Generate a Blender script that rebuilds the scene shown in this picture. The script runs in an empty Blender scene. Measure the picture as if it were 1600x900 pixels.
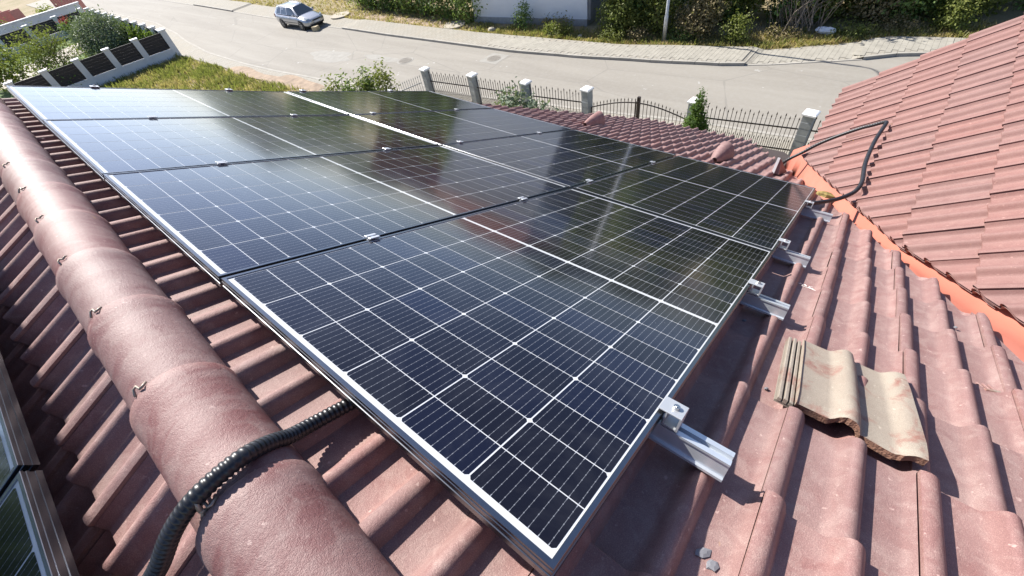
import bpy, bmesh, math, random
from mathutils import Matrix, Vector
R = math.radians
random.seed(7)
sc = bpy.context.scene
col = sc.collection

# ------------------------------------------------------------------ camera, sky, sun, exposure
cam = bpy.data.cameras.new('camera'); camo = bpy.data.objects.new('camera', cam); col.objects.link(camo)
CR = Vector((0.616878, -0.773889, -0.143381)); CD = Vector((-0.64502, -0.39271, -0.65553)); CF = Vector((0.45100, 0.49687, -0.74143))
CF.normalize(); CR = (CR - CF * CR.dot(CF)).normalized(); CD = CF.cross(CR)
CAM = Vector((-0.05116, -0.09368, 0.71837))
camo.matrix_world = Matrix(((CR.x, -CD.x, -CF.x, CAM.x), (CR.y, -CD.y, -CF.y, CAM.y), (CR.z, -CD.z, -CF.z, CAM.z), (0, 0, 0, 1)))
cam.sensor_width = 36; cam.lens = 653.56 / 1600 * 36; cam.clip_start = 0.02; cam.clip_end = 2000
sc.camera = camo
SUN_EL, SUN_AZ = 40.5, 87.6        # degrees; azimuth from +X towards +Y
w = bpy.data.worlds.new('World'); sc.world = w; w.use_nodes = True
nt = w.node_tree; bg = nt.nodes['Background']; sky = nt.nodes.new('ShaderNodeTexSky')
sky.sky_type = 'NISHITA'; sky.sun_disc = False; sky.sun_elevation = R(SUN_EL); sky.sun_rotation = R(90 - SUN_AZ)
sky.dust_density = 0.9; sky.air_density = 0.8; sky.ozone_density = 1.2; sky.altitude = 200
tint = nt.nodes.new('ShaderNodeMix'); tint.data_type = 'RGBA'; tint.blend_type = 'MULTIPLY'; tint.inputs[0].default_value = 1.0; tint.inputs[7].default_value = (0.94, 0.96, 1.06, 1)
nt.links.new(sky.outputs[0], tint.inputs[6]); nt.links.new(tint.outputs[2], bg.inputs[0]); bg.inputs[1].default_value = 0.09
sl = bpy.data.lights.new('sun', 'SUN'); sl.energy = 5.0; sl.angle = R(0.53); sl.color = (1.0, 0.955, 0.89)
so = bpy.data.objects.new('sun', sl); col.objects.link(so)
sdir = Vector((math.cos(R(SUN_EL)) * math.cos(R(SUN_AZ)), math.cos(R(SUN_EL)) * math.sin(R(SUN_AZ)), math.sin(R(SUN_EL))))
so.rotation_euler = sdir.to_track_quat('Z', 'Y').to_euler()
sc.view_settings.view_transform = 'Standard'; sc.view_settings.look = 'None'
sc.view_settings.exposure = 1.02; sc.view_settings.gamma = 1.0; sc.view_settings.use_curve_mapping = False

# ------------------------------------------------------------------ material helpers
class NT:
    def __init__(s, name):
        s.m = bpy.data.materials.new(name); s.m.use_nodes = True; s.t = s.m.node_tree
        s.b = s.t.nodes['Principled BSDF']; s.out = s.t.nodes['Material Output']
    def n(s, typ, **kw):
        nd = s.t.nodes.new('ShaderNode' + typ)
        for k, v in kw.items(): setattr(nd, k, v)
        return nd
    def l(s, a, b): s.t.links.new(a, b)
    def val(s, x, sock):
        if hasattr(x, 'links'): s.l(x, sock)
        else: sock.default_value = x
    def math(s, op, a, b=0.0, c=0.0, clamp=False):
        nd = s.n('Math', operation=op); nd.use_clamp = clamp
        s.val(a, nd.inputs[0]); s.val(b, nd.inputs[1]); s.val(c, nd.inputs[2]); return nd.outputs[0]
    def pos(s):
        return s.n('NewGeometry').outputs['Position']
    def objco(s):
        return s.n('TexCoord').outputs['Object']
    def scale(s, vec, v3):
        nd = s.n('Mapping'); s.l(vec, nd.inputs[0]); nd.inputs['Scale'].default_value = v3; return nd.outputs[0]
    def noise(s, vec, sc_, det=3.0, rough=0.55, dist=0.0):
        nd = s.n('TexNoise'); s.l(vec, nd.inputs['Vector']); nd.inputs['Scale'].default_value = sc_
        nd.inputs['Detail'].default_value = det; nd.inputs['Roughness'].default_value = rough; nd.inputs['Distortion'].default_value = dist
        return nd.outputs[0]
    def ramp(s, f, a, b):
        nd = s.n('MapRange'); s.val(f, nd.inputs[0]); nd.inputs[1].default_value = a; nd.inputs[2].default_value = b; return nd.outputs[0]
    def mix(s, f, a, b, mode='MIX'):
        nd = s.n('Mix', data_type='RGBA', blend_type=mode); s.val(f, nd.inputs[0])
        for x, i in ((a, 6), (b, 7)):
            if hasattr(x, 'links'): s.l(x, nd.inputs[i])
            else: nd.inputs[i].default_value = (*x, 1)
        return nd.outputs[2]
    def col(s, c):
        if hasattr(c, 'links'): s.l(c, s.b.inputs['Base Color'])
        else: s.b.inputs['Base Color'].default_value = (*c, 1)
    def rough(s, r): s.val(r, s.b.inputs['Roughness'])
    def set(s, **kw):
        for k, v in kw.items(): s.val(v, s.b.inputs[k.replace('_', ' ')])
    def bump(s, h, strength=0.3, dist=0.01):
        nd = s.n('Bump'); nd.inputs['Strength'].default_value = strength; nd.inputs['Distance'].default_value = dist
        s.l(h, nd.inputs['Height']); s.l(nd.outputs[0], s.b.inputs['Normal'])
M = {}
def simple(name, c, rough=0.6, metal=0.0, var=0.12, sc_=6.0, spec=0.5, bump=0.0, bsc=80):
    m = NT(name); p = m.pos(); f = m.noise(p, sc_, 4)
    c2 = tuple(x * (1 - var) for x in c); c1 = tuple(min(1, x * (1 + var)) for x in c)
    m.col(m.mix(m.ramp(f, 0.3, 0.7), c2, c1)); m.rough(rough); m.set(Metallic=metal, Specular_IOR_Level=spec)
    if bump: m.bump(m.noise(p, bsc, 3), bump, 0.01)
    M[name] = m.m; return m.m

def tile_mat(name, cA, cB, cRed, dust, rough=0.66, spec=0.45, red_amt=0.75, streak=(1.0, 1.0, 1.0), bmp=0.5, rv=0.16, red_lo=0.52, crest=0.0):
    m = NT(name); p = m.pos(); rnd = m.n('ObjectInfo').outputs['Random']
    big = m.noise(p, 5.0, 4, 0.6); med = m.noise(p, 22.0, 4, 0.6, 0.6); fine = m.noise(p, 520.0, 2, 0.7)
    c = m.mix(m.ramp(big, 0.34, 0.66), cA, cB)
    redn = m.noise(m.scale(p, streak), 9.0, 4, 0.62, 0.8)
    c = m.mix(m.math('MULTIPLY', m.ramp(redn, red_lo, red_lo + .16), red_amt), c, cRed)
    if crest:
        sz = m.n('SeparateXYZ'); m.l(m.objco(), sz.inputs[0]); c = m.mix(m.math('MULTIPLY', m.ramp(sz.outputs[2], .020, .050), crest), c, tuple(a * .6 + b_ * .4 for a, b_ in zip(cA, cRed)))
    c = m.mix(m.math('MULTIPLY', m.ramp(med, 0.46, 0.72), 0.55), c, dust)
    c = m.mix(m.math('MULTIPLY', m.ramp(fine, 0.45, 0.66), 0.42), c, tuple(x * 0.5 for x in cA)); c = m.mix(m.math('MULTIPLY', m.ramp(fine, 0.42, 0.28), 0.45), c, tuple(min(1, x * 1.35) for x in dust))
    pit = m.noise(p, 60.0, 2, 0.5)
    c = m.mix(m.math('MULTIPLY', m.ramp(pit, 0.69, 0.76), 0.5), c, tuple(min(1, x * 1.5) for x in dust))
    lich = m.noise(p, 16.0, 3, 0.7, 0.5); lz = m.noise(p, 0.9, 2)
    c = m.mix(m.math('MULTIPLY', m.ramp(lich, 0.70, 0.76), m.ramp(lz, 0.52, 0.62)), c, (0.42, 0.24, 0.06))
    hs = m.n('HueSaturation'); m.l(c, hs.inputs['Color'])
    m.l(m.math('MULTIPLY_ADD', rnd, rv, 1 - rv / 2), hs.inputs['Value'])
    m.l(m.math('MULTIPLY_ADD', rnd, 0.14, 0.93), hs.inputs['Saturation'])
    m.col(hs.outputs[0]); m.rough(m.math('MULTIPLY_ADD', med, 0.2, rough - 0.1)); m.set(Specular_IOR_Level=spec)
    h = m.math('ADD', m.math('MULTIPLY', fine, 0.5), m.math('MULTIPLY', m.noise(p, 130.0, 3, 0.7), 0.8))
    m.bump(h, bmp, 0.0022)
    M[name] = m.m
tile_mat('roof_tile', (0.242, 0.138, 0.126), (0.305, 0.188, 0.170), (0.215, 0.088, 0.080), (0.385, 0.278, 0.246), red_amt=0.5, bmp=0.6, crest=0.55)
tile_mat('ridge_tile', (0.215, 0.108, 0.099), (0.272, 0.158, 0.143), (0.160, 0.047, 0.045), (0.33, 0.236, 0.210), rough=0.58, spec=0.65, red_amt=0.85, streak=(0.45, 0.9, 0.45), bmp=0.75, red_lo=0.45)
tile_mat('wing_tile', (0.205, 0.103, 0.090), (0.238, 0.122, 0.106), (0.185, 0.084, 0.073), (0.275, 0.160, 0.138), red_amt=0.3, rv=0.07)
tile_mat('faded_tile', (0.27, 0.225, 0.18), (0.315, 0.272, 0.22), (0.225, 0.085, 0.065), (0.335, 0.295, 0.24), red_amt=1.0)
simple('tile_break', (0.20, 0.105, 0.07), 0.9, var=0.35, sc_=40, bump=0.7, bsc=180)
simple('tile_core', (0.30, 0.24, 0.17), 0.9, var=0.35, sc_=60, bump=0.6, bsc=200)
simple('metal_flashing', (0.44, 0.150, 0.104), 0.5, var=0.10, sc_=2.2, spec=0.35, bump=0.15, bsc=6)
simple('roof_deck', (0.05, 0.035, 0.03), 0.9)
simple('clamp_metal', (0.56, 0.58, 0.60), 0.42, 0.5)
simple('aluminium', (0.20, 0.207, 0.22), 0.26, 1.0, var=0.06, sc_=30)
simple('aluminium_rail', (0.62, 0.66, 0.70), 0.30, 0.55, var=0.10, sc_=14)
simple('steel_bolt', (0.55, 0.55, 0.55), 0.35, 1.0)
simple('galvanised', (0.50, 0.52, 0.54), 0.5, 0.7, var=0.15, sc_=12)
simple('black_plastic', (0.016, 0.017, 0.02), 0.38, var=0.3, sc_=30)
simple('grey_plastic', (0.018, 0.017, 0.019), 0.42, var=0.3, sc_=30)
simple('clip_metal', (0.32, 0.27, 0.22), 0.5, 0.6)
simple('chalk', (0.75, 0.72, 0.68), 0.9)
simple('white_trim', (0.72, 0.72, 0.72), 0.5)
simple('stone_chip', (0.17, 0.17, 0.185), 0.85, var=0.2, sc_=40)
simple('moss', (0.20, 0.15, 0.05), 0.95, var=0.5, sc_=60)
simple('stucco', (0.60, 0.57, 0.50), 0.85, sc_=3, bump=0.2)

def panel_mats():
    m = NT('backsheet'); m.col((0.50, 0.515, 0.53)); m.rough(0.35)
    m.set(Coat_Weight=1.0, Coat_Roughness=0.055, Coat_IOR=1.29); M['backsheet'] = m.m
    m = NT('solar_cell'); o = m.objco(); sx = m.n('SeparateXYZ'); m.l(o, sx.inputs[0])
    # nine wires run along the long side (x); pads where a wire ends near the cell edge
    y = m.math('DIVIDE', sx.outputs[1], 0.0198); fy = m.math('SUBTRACT', m.math('FRACT', m.math('ADD', y, 0.5)), 0.5)
    d = m.math('MULTIPLY', m.math('ABSOLUTE', fy), 0.0198)
    wire = m.math('LESS_THAN', d, 0.00042)
    ax = m.math('ABSOLUTE', sx.outputs[0])
    px = m.math('ABSOLUTE', m.math('SUBTRACT', m.math('FRACT', m.math('ADD', m.math('DIVIDE', sx.outputs[0], 0.0145), 0.5)), 0.5))
    pad = m.math('MULTIPLY', m.math('LESS_THAN', d, 0.0009), m.math('LESS_THAN', px, 0.085))
    end = m.math('MULTIPLY', m.math('LESS_THAN', d, 0.0007), m.math('GREATER_THAN', ax, 0.0400))
    ff = m.math('FRACT', m.math('DIVIDE', sx.outputs[0], 0.0016)); fin = m.math('MULTIPLY', m.math('LESS_THAN', ff, 0.12), 0.25)
    mk = m.math('MAXIMUM', m.math('MULTIPLY', wire, 0.45), m.math('MAXIMUM', m.math('MULTIPLY', pad, 0.5), m.math('MULTIPLY', end, 0.75)))
    rnd = m.n('ObjectInfo').outputs['Random']
    base = m.mix(m.math('MULTIPLY', m.ramp(rnd, 0.55, 1.0), 0.8), (0.0055, 0.0055, 0.0085), (0.0055, 0.008, 0.024))
    base = m.mix(fin, base, (0.02, 0.024, 0.04))
    smear = m.noise(m.pos(), 3.0, 5, 0.7, 1.0)
    base = m.mix(m.math('MULTIPLY', m.ramp(smear, 0.45, 0.8), 0.16), base, (0.10, 0.105, 0.115))
    spot = m.noise(m.pos(), 90.0, 2, 0.6); spz = m.noise(m.pos(), 7.0, 3)
    base = m.mix(m.math('MULTIPLY', m.ramp(spot, 0.72, 0.76), m.math('MULTIPLY', m.ramp(spz, 0.55, 0.65), 0.5)), base, (0.35, 0.36, 0.38))
    m.col(m.mix(mk, base, (0.30, 0.32, 0.36))); m.rough(0.3)
    m.set(Coat_Weight=1.0, Coat_Roughness=m.math('MULTIPLY_ADD', smear, 0.07, 0.065), Coat_IOR=1.26, Specular_IOR_Level=0.16); m.b.inputs['Specular Tint'].default_value = (0.45, 0.55, 1.0, 1); m.rough(0.10); M['solar_cell'] = m.m
panel_mats()

# ------------------------------------------------------------------ mesh helpers
class MB:
    def __init__(s): s.v = []; s.f = []; s.fm = []; s.mi = 0
    def add(s, vs, fs):
        o = len(s.v); s.v += [tuple(v) for v in vs]
        for f in fs: s.f.append(tuple(i + o for i in f)); s.fm.append(s.mi)
    def box(s, x0, y0, z0, x1, y1, z1, mat=None, bev=0.0):
        if bev > 0:
            b = bev
            vs = []
            for z, e in ((z0, b), (z0 + b, 0), (z1 - b, 0), (z1, b)):
                vs += [(x0 + e, y0 + e, z), (x1 - e, y0 + e, z), (x1 - e, y1 - e, z), (x0 + e, y1 - e, z)]
            fs = [(3, 2, 1, 0), (12, 13, 14, 15)]
            for k in range(3):
                for i in range(4):
                    j = (i + 1) % 4; fs.append((k * 4 + i, k * 4 + j, k * 4 + 4 + j, k * 4 + 4 + i))
        else:
            vs = [(x0, y0, z0), (x1, y0, z0), (x1, y1, z0), (x0, y1, z0), (x0, y0, z1), (x1, y0, z1), (x1, y1, z1), (x0, y1, z1)]
            fs = [(3, 2, 1, 0), (4, 5, 6, 7), (0, 1, 5, 4), (1, 2, 6, 5), (2, 3, 7, 6), (3, 0, 4, 7)]
        if mat is not None: vs = [mat @ Vector(v) for v in vs]
        s.add(vs, fs)
    def prism(s, pts, z0, z1):
        n = len(pts)
        s.add([(p[0], p[1], z0) for p in pts] + [(p[0], p[1], z1) for p in pts],
              [tuple(reversed(range(n))), tuple(range(n, 2 * n))] + [(i, (i + 1) % n, (i + 1) % n + n, i + n) for i in range(n)])
    def loft(s, rings, cap=True, closed=True):
        n = len(rings[0]); vs = [p for r in rings for p in r]; fs = []
        for k in range(len(rings) - 1):
            for i in range(n if closed else n - 1):
                j = (i + 1) % n; fs.append((k * n + i, k * n + j, (k + 1) * n + j, (k + 1) * n + i))
        if cap: fs += [tuple(reversed(range(n))), tuple(range((len(rings) - 1) * n, len(rings) * n))]
        s.add(vs, fs)
    def tube(s, pts, rad, n=8, cap=True):
        pts = [Vector(p) for p in pts]; rings = []; up = Vector((0.13, 0.21, 0.97))
        for i, p in enumerate(pts):
            t = (pts[min(i + 1, len(pts) - 1)] - pts[max(i - 1, 0)]).normalized()
            a = t.cross(up)
            if a.length < 1e-3: a = t.cross(Vector((1, 0, 0)))
            a.normalize(); b = a.cross(t); up = b
            r = rad[i] if isinstance(rad, (list, tuple)) else rad
            rings.append([p + (a * math.cos(2 * math.pi * k / n) + b * math.sin(2 * math.pi * k / n)) * r for k in range(n)])
        s.loft(rings, cap)
    def cyl(s, p0, p1, r0, r1=None, n=12): s.tube([p0, p1], [r0, r0 if r1 is None else r1], n)
    def mesh(s, name, mats, smooth=False):
        me = bpy.data.meshes.new(name); me.from_pydata(s.v, [], s.f)
        for m in (mats if isinstance(mats, (list, tuple)) else [mats]): me.materials.append(M[m])
        if any(s.fm): me.polygons.foreach_set('material_index', s.fm)
        if smooth: me.polygons.foreach_set('use_smooth', [True] * len(me.polygons))
        me.update(); return me
def recalc(me):
    bm = bmesh.new(); bm.from_mesh(me); bmesh.ops.recalc_face_normals(bm, faces=bm.faces); bm.to_mesh(me); bm.free()
def autosmooth(me, ang=35):
    bm = bmesh.new(); bm.from_mesh(me); bmesh.ops.recalc_face_normals(bm, faces=bm.faces)
    for f in bm.faces: f.smooth = True
    for e in bm.edges:
        if len(e.link_faces) == 2 and e.calc_face_angle(0) > R(ang): e.smooth = False
    bm.to_mesh(me); bm.free(); return me
def link(name, me, parent=None, mat=None):
    o = bpy.data.objects.new(name, me); col.objects.link(o)
    if parent is not None: o.parent = parent
    if mat is not None: o.matrix_basis = mat
    return o
def tag(o, label=None, cat=None, group=None, kind=None):
    if label: o['label'] = label
    if cat: o['category'] = cat
    if group: o['group'] = group
    if kind: o['kind'] = kind
    return o
def thing(name, label, cat, mat=None, group=None):
    o = bpy.data.objects.new(name, None); o.empty_display_size = 0.1; col.objects.link(o)
    if mat is not None: o.matrix_basis = mat
    return tag(o, label, cat, group)
T3 = lambda x, y, z: Matrix.Translation((x, y, z))
RZ = lambda a: Matrix.Rotation(a, 4, 'Z')
def frame(o, x, y, z): return Matrix(((x[0], y[0], z[0], o[0]), (x[1], y[1], z[1], o[1]), (x[2], y[2], z[2], o[2]), (0, 0, 0, 1)))
def smooth_path(pts, n):
    P = [Vector(p) for p in pts]; P = [P[0] * 2 - P[1]] + P + [P[-1] * 2 - P[-2]]; out = []
    for i in range(1, len(P) - 2):
        for k in range(n):
            t = k / n; a, b, c, d = P[i - 1:i + 3]
            out.append(0.5 * ((2 * b) + (c - a) * t + (2 * a - 5 * b + 4 * c - d) * t * t + (3 * b - a - 3 * c + d) * t ** 3))
    out.append(P[-2]); return out
def resample(pts, step):
    out = [pts[0].copy()]; acc = 0.0
    for a, b in zip(pts, pts[1:]):
        L = (b - a).length; t = step - acc
        while t <= L: out.append(a.lerp(b, t / L)); t += step
        acc = (acc + L) % step if L > 0 else acc
        acc = L - (t - step)
    return out

# ------------------------------------------------------------------ frames
PT = R(24.5)
U = Vector((math.cos(PT), 0, -math.sin(PT))); V = Vector((0, 1, 0)); W = Vector((math.sin(PT), 0, math.cos(PT)))
MP = frame((0, 0, 0), U, V, W)                                           # panel plane
UM = Vector((0.912842, 0, -0.408314)); WM = Vector((0.408314, 0, 0.912842)); OM = Vector((-0.064277, 0, -0.141044)) - WM * 0.012
MM = frame(OM, UM, V, WM)                                                # main roof pans
MBK = frame((-0.259, 0, -0.066), Vector((-0.912842, 0, -0.408314)), Vector((0, -1, 0)), Vector((-0.408314, 0, 0.912842)))   # back slope
WP = R(38); NW = Vector((0, math.sin(WP), math.cos(WP))); DC = Vector((1, 0, 0)); DR = Vector((0, math.cos(WP), -math.sin(WP)))
V0 = Vector((2.74851, -0.54900, -1.34443)) - NW * 0.010
MWG = frame(V0, DR, NW.cross(DR), NW)                                    # wing slope: x down the slope, y towards -X
G = -8.0

# ------------------------------------------------------------------ the setting: ground, road, pavements
def ground_mats():
    m = NT('earth'); p = m.pos(); f = m.noise(p, 0.35, 5, 0.6); f2 = m.noise(p, 3.0, 4, 0.7)
    c = m.mix(m.ramp(f, 0.35, 0.65), (0.22, 0.18, 0.085), (0.31, 0.24, 0.15)); c = m.mix(m.math('MULTIPLY', m.ramp(f2, 0.45, 0.75), 0.6), c, (0.15, 0.15, 0.05))
    m.col(c); m.rough(0.95); m.bump(f2, 0.5, 0.1); M['earth'] = m.m
    m = NT('asphalt'); p = m.pos(); f = m.noise(m.scale(p, (1.0, 0.10, 1.0)), 0.9, 5, 0.62, 0.5); f2 = m.noise(p, 5.0, 5, 0.75); f3 = m.noise(p, 1.3, 3, 0.5)
    c = m.mix(m.ramp(f, 0.3, 0.7), (0.222, 0.203, 0.172), (0.285, 0.264, 0.226)); c = m.mix(m.math('MULTIPLY', m.ramp(f2, 0.45, 0.75), 0.45), c, (0.31, 0.298, 0.268))
    vo = m.n('TexVoronoi', feature='DISTANCE_TO_EDGE'); m.l(m.scale(p, (0.16, 0.09, 0.2)), vo.inputs['Vector']); vo.inputs['Scale'].default_value = 2.0
    c = m.mix(m.math('MULTIPLY', m.math('LESS_THAN', m.math('ADD', vo.outputs[0], m.math('MULTIPLY', f3, 0.02)), 0.016), 0.35), c, (0.16, 0.15, 0.135))
    sp = m.noise(p, 1.7, 3, 0.6); c = m.mix(m.ramp(sp, 0.70, 0.74), c, (0.38, 0.37, 0.34))
    m.col(c); m.rough(0.9); m.bump(m.noise(p, 40, 3), 0.25, 0.01); M['asphalt'] = m.m
    m = NT('paving'); p = m.pos(); bt = m.n('TexBrick'); m.l(m.scale(p, (1, 1, 1)), bt.inputs['Vector'])
    for i, v in ((4, 1.0), (5, 0.012), (7, 0.0), (8, 0.4), (9, 0.2)): bt.inputs[i].default_value = v
    bt.inputs[1].default_value = (0.285, 0.265, 0.222, 1); bt.inputs[2].default_value = (0.325, 0.305, 0.258, 1); bt.inputs[3].default_value = (0.15, 0.14, 0.115, 1)
    f = m.noise(p, 1.2, 4); m.col(m.mix(m.math('MULTIPLY', m.ramp(f, 0.4, 0.7), 0.4), bt.outputs[0], (0.30, 0.26, 0.20))); m.rough(0.9); M['paving'] = m.m
ground_mats()
simple('paver', (0.315, 0.295, 0.248), 0.9, var=0.12, sc_=2.0, bump=0.2)
simple('kerb', (0.33, 0.31, 0.27), 0.9, var=0.15, sc_=1.5)
simple('concrete_pale', (0.38, 0.34, 0.275), 0.9, var=0.12, sc_=1.0)
simple('manhole_iron', (0.22, 0.20, 0.17), 0.8, var=0.15, sc_=12)
simple('patch', (0.285, 0.272, 0.242), 0.9, var=0.1, sc_=3)
simple('lawn', (0.085, 0.135, 0.025), 0.95, var=0.35, sc_=2.5)

def interp(tbl, y):
    if y <= tbl[0][0]: return tbl[0][1]
    for (a, b), (c, d) in zip(tbl, tbl[1:]):
        if y <= c: t = (y - a) / (c - a); t = t * t * (3 - 2 * t) * 0.4 + t * 0.6; return b + (d - b) * t
    return tbl[-1][1]
FK = [(-12, 25.4), (-3, 24.4), (-0.6, 23.75), (0.5, 23.25), (1.0, 22.8), (2, 22.3), (4.1, 21.3), (5.8, 20.65), (9.5, 20.0), (13, 19.45), (17, 19.05), (22, 18.95), (28, 18.82), (34, 18.85), (45, 18.9), (62, 19.2), (120, 19.8)]
FB = [(-12, 27.5), (-1.4, 25.55), (0.3, 25.25), (1.1, 24.85), (2.4, 24.0), (4.6, 22.85), (7.3, 22.25), (11.6, 21.35), (15.6, 21.1), (21, 20.75), (27, 20.65), (34, 20.6), (39, 20.85), (48, 21.1), (120, 22)]
NK = [(-12, 16.6), (0, 15.9), (4, 15.6), (11, 14.6), (15.5, 13.9), (20, 12.9), (26, 12.15), (31.5, 11.75), (35, 11.65), (41, 11.75), (46, 12.3), (53, 13.4), (60, 14.2), (75, 14.2), (120, 14.2)]
NB = [(-12, 14.5), (1.2, 14.35), (8.3, 13.5), (16.4, 12.6), (24, 11.0), (31, 10.5), (36, 10.65), (41, 10.55), (44, 10.5), (60, 10.95), (75, 11.2), (120, 11.2)]
def strip(name, tb0, tb1, z, mat, y0=-12, y1=110, step=1.0, zf=None, thick=0.0):
    b = MB(); n = int((y1 - y0) / step); vs = []; fs = []
    for i in range(n + 1):
        y = y0 + (y1 - y0) * i / n; zz = z if zf is None else zf(y)
        vs += [(interp(tb0, y), y, zz), (interp(tb1, y), y, zz)]
    for i in range(n): fs.append((2 * i, 2 * i + 1, 2 * i + 3, 2 * i + 2))
    b.add(vs, fs); o = link(name, b.mesh(name, mat)); return tag(o, kind='structure')
b = MB(); b.add([(-300, -300, G), (500, -300, G), (500, 500, G), (-300, 500, G)], [(0, 1, 2, 3)]); tag(link('ground', b.mesh('ground', 'earth')), kind='structure')
strip('road', NK, FK, G + 0.008, 'asphalt')
def fz(y):
    a = 0.12
    if y > 32.4: a = max(0.015, 0.12 - (y - 32.4) * 0.09)
    if 52 < y < 62: a = 0.12
    if 1.0 < y < 5.2: a = max(0.015, 0.12 - min(y - 1.0, 5.2 - y) * 0.25)
    return G + a
far_pav = strip('far_pavement', FK, FB, 0, 'paving', zf=lambda y: fz(y) - (0.012 if -2 < y < 19 else 0.0), step=0.25)
strip('near_pavement', NB, NK, G + 0.05, 'paving')
# kerbs: real steps with one stone a metre
def kerb(name, tbl, wdt, zf, y0, y1):
    b = MB(); y = y0
    while y < y1:
        L = 0.985; h = max(zf(y + 0.5), G + 0.03)
        x0 = interp(tbl, y); x1 = interp(tbl, y + L)
        b.add([(x0 - wdt / 2, y, G - .1), (x0 + wdt / 2, y, G - .1), (x1 + wdt / 2, y + L, G - .1), (x1 - wdt / 2, y + L, G - .1),
               (x0 - wdt / 2, y, h), (x0 + wdt / 2, y, h), (x1 + wdt / 2, y + L, h), (x1 - wdt / 2, y + L, h)],
              [(4, 5, 6, 7), (0, 1, 5, 4), (1, 2, 6, 5), (2, 3, 7, 6), (3, 0, 4, 7)])
        y += 1.0
    return tag(link(name, b.mesh(name, 'kerb')), kind='structure')
kerb('far_kerb', FK, 0.14, lambda y: fz(y) + 0.006, -10, 80)
kerb('near_kerb', NK, 0.16, lambda y: G + 0.06, -10, 80)
# individual paving slabs on the nearest stretch of the far pavement
pm = MB(); pm.box(0, 0, 0, 0.395, 0.195, 0.014, bev=0.003); pme = pm.mesh('paver', 'paver')
cnt = 0; rest = MB(); y = -1.6; row = 0
slabs = []
while y < 18.6:
    xa = interp(FK, y) + 0.09; xb = interp(FB, y) - 0.05; x = xa + (0.0 if row % 2 else -0.2)
    while x + 0.4 < xb:
        if x >= xa: slabs.append((x, y))
        x += 0.40
    y += 0.20; row += 1
slabs.sort(key=lambda q: (Vector((q[0], q[1], G)) - CAM).length)
for i, (x, y) in enumerate(slabs):
    z = fz(y) - 0.012 + random.uniform(0, 0.003)
    if i < 300:
        link('paver', pme, far_pav, T3(x, y, z))
    else:
        rest.box(x, y, z, x + .395, y + .195, z + .014)
tag(link('paver_field', rest.mesh('paver_field', 'paver'), far_pav), kind='stuff')
def disc(b, x, y, z, r, h, n=28, sy=1.0):
    ring = lambda rr, zz: [(x + rr * math.cos(2 * math.pi * k / n), y + sy * rr * math.sin(2 * math.pi * k / n), zz) for k in range(n)]
    b.loft([ring(r, z), ring(r, z + h), ring(r * 0.9, z + h + 0.004), ring(r * 0.86, z + h - 0.004)])
def manhole(x, y, label, square):
    t = thing('manhole_cover', label, 'manhole', T3(x, y, G + 0.008), 'manhole covers in the road')
    b = MB()
    if square:
        b.box(-.62, -.62, 0, .62, .62, 0.006); link('concrete_collar', b.mesh('collar', 'patch'), t); b = MB()
    else:
        disc(b, 0, 0, 0.0, 0.52, 0.006); link('ring', b.mesh('ring', 'patch'), t); b = MB()
    disc(b, 0, 0, 0.004, 0.40, 0.010); link('lid', b.mesh('lid', 'manhole_iron'), t)
    b = MB()
    for k in range(4): b.box(-.28, -.21 + k * .14 - .02, .012, .28, -.21 + k * .14 + .02, .020)
    link('lid_rib', b.mesh('lid_rib', 'manhole_iron'), t)
manhole(16.05, 22.6, 'round manhole cover in the road nearer the parked car', False)
manhole(18.0, 17.2, 'manhole cover with a square collar near the far kerb', True)
def blob(name, cx, cy, rx, ry, z, mat, n=40, seed=1, kind='structure'):
    rr = random.Random(seed); ph = [rr.uniform(0, 6.3) for _ in range(5)]
    pts = []
    for k in range(n):
        a = 2 * math.pi * k / n; q = 1 + sum(0.07 * math.sin((j + 2) * a + ph[j]) for j in range(5))
        pts.append((cx + rx * q * math.cos(a), cy + ry * q * math.sin(a), z))
    b = MB(); b.add(pts, [tuple(range(n))]); return tag(link(name, b.mesh(name, mat)), kind=kind)
blob('road_patch', 14.85, 28.9, 0.75, 2.2, G + 0.012, 'patch', seed=3)
blob('road_patch', 15.8, 24.6, 0.35, 1.6, G + 0.012, 'patch', seed=5)
simple('sandy_soil', (0.30, 0.225, 0.16), 0.95, var=.3, sc_=2.2, bump=.5, bsc=8)
blob('sand_patch', 10.75, 33.0, .55, 2.6, G + 0.062, 'sandy_soil', seed=8)
blob('sand_patch', 11.0, 27.5, 0.75, 3.4, G + 0.063, 'sandy_soil', seed=9)
blob('sand_patch', 21.4, 30.0, 0.6, 8.0, G + 0.02, 'sandy_soil', seed=11)
simple('wooded_hill', (0.055, 0.075, 0.035), 0.95, var=.5, sc_=.05)
b = MB(); rings = [[], [], []]; rr = random.Random(2)
for k in range(73):
    a = R(-60 + 240 * k / 72); h = 16 + 7 * math.sin(k * .55) + 5 * math.sin(k * 1.7 + 1) + rr.uniform(-1.5, 1.5)
    for q, (d, f_) in enumerate(((230, 0), (280, 1.0), (420, 1.3))): rings[q].append((d * math.cos(a), d * math.sin(a), G - 1 + h * f_))
b.loft(rings, cap=False, closed=False); tag(link('hills', b.mesh('hills', 'wooded_hill', True)), kind='structure')
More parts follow.
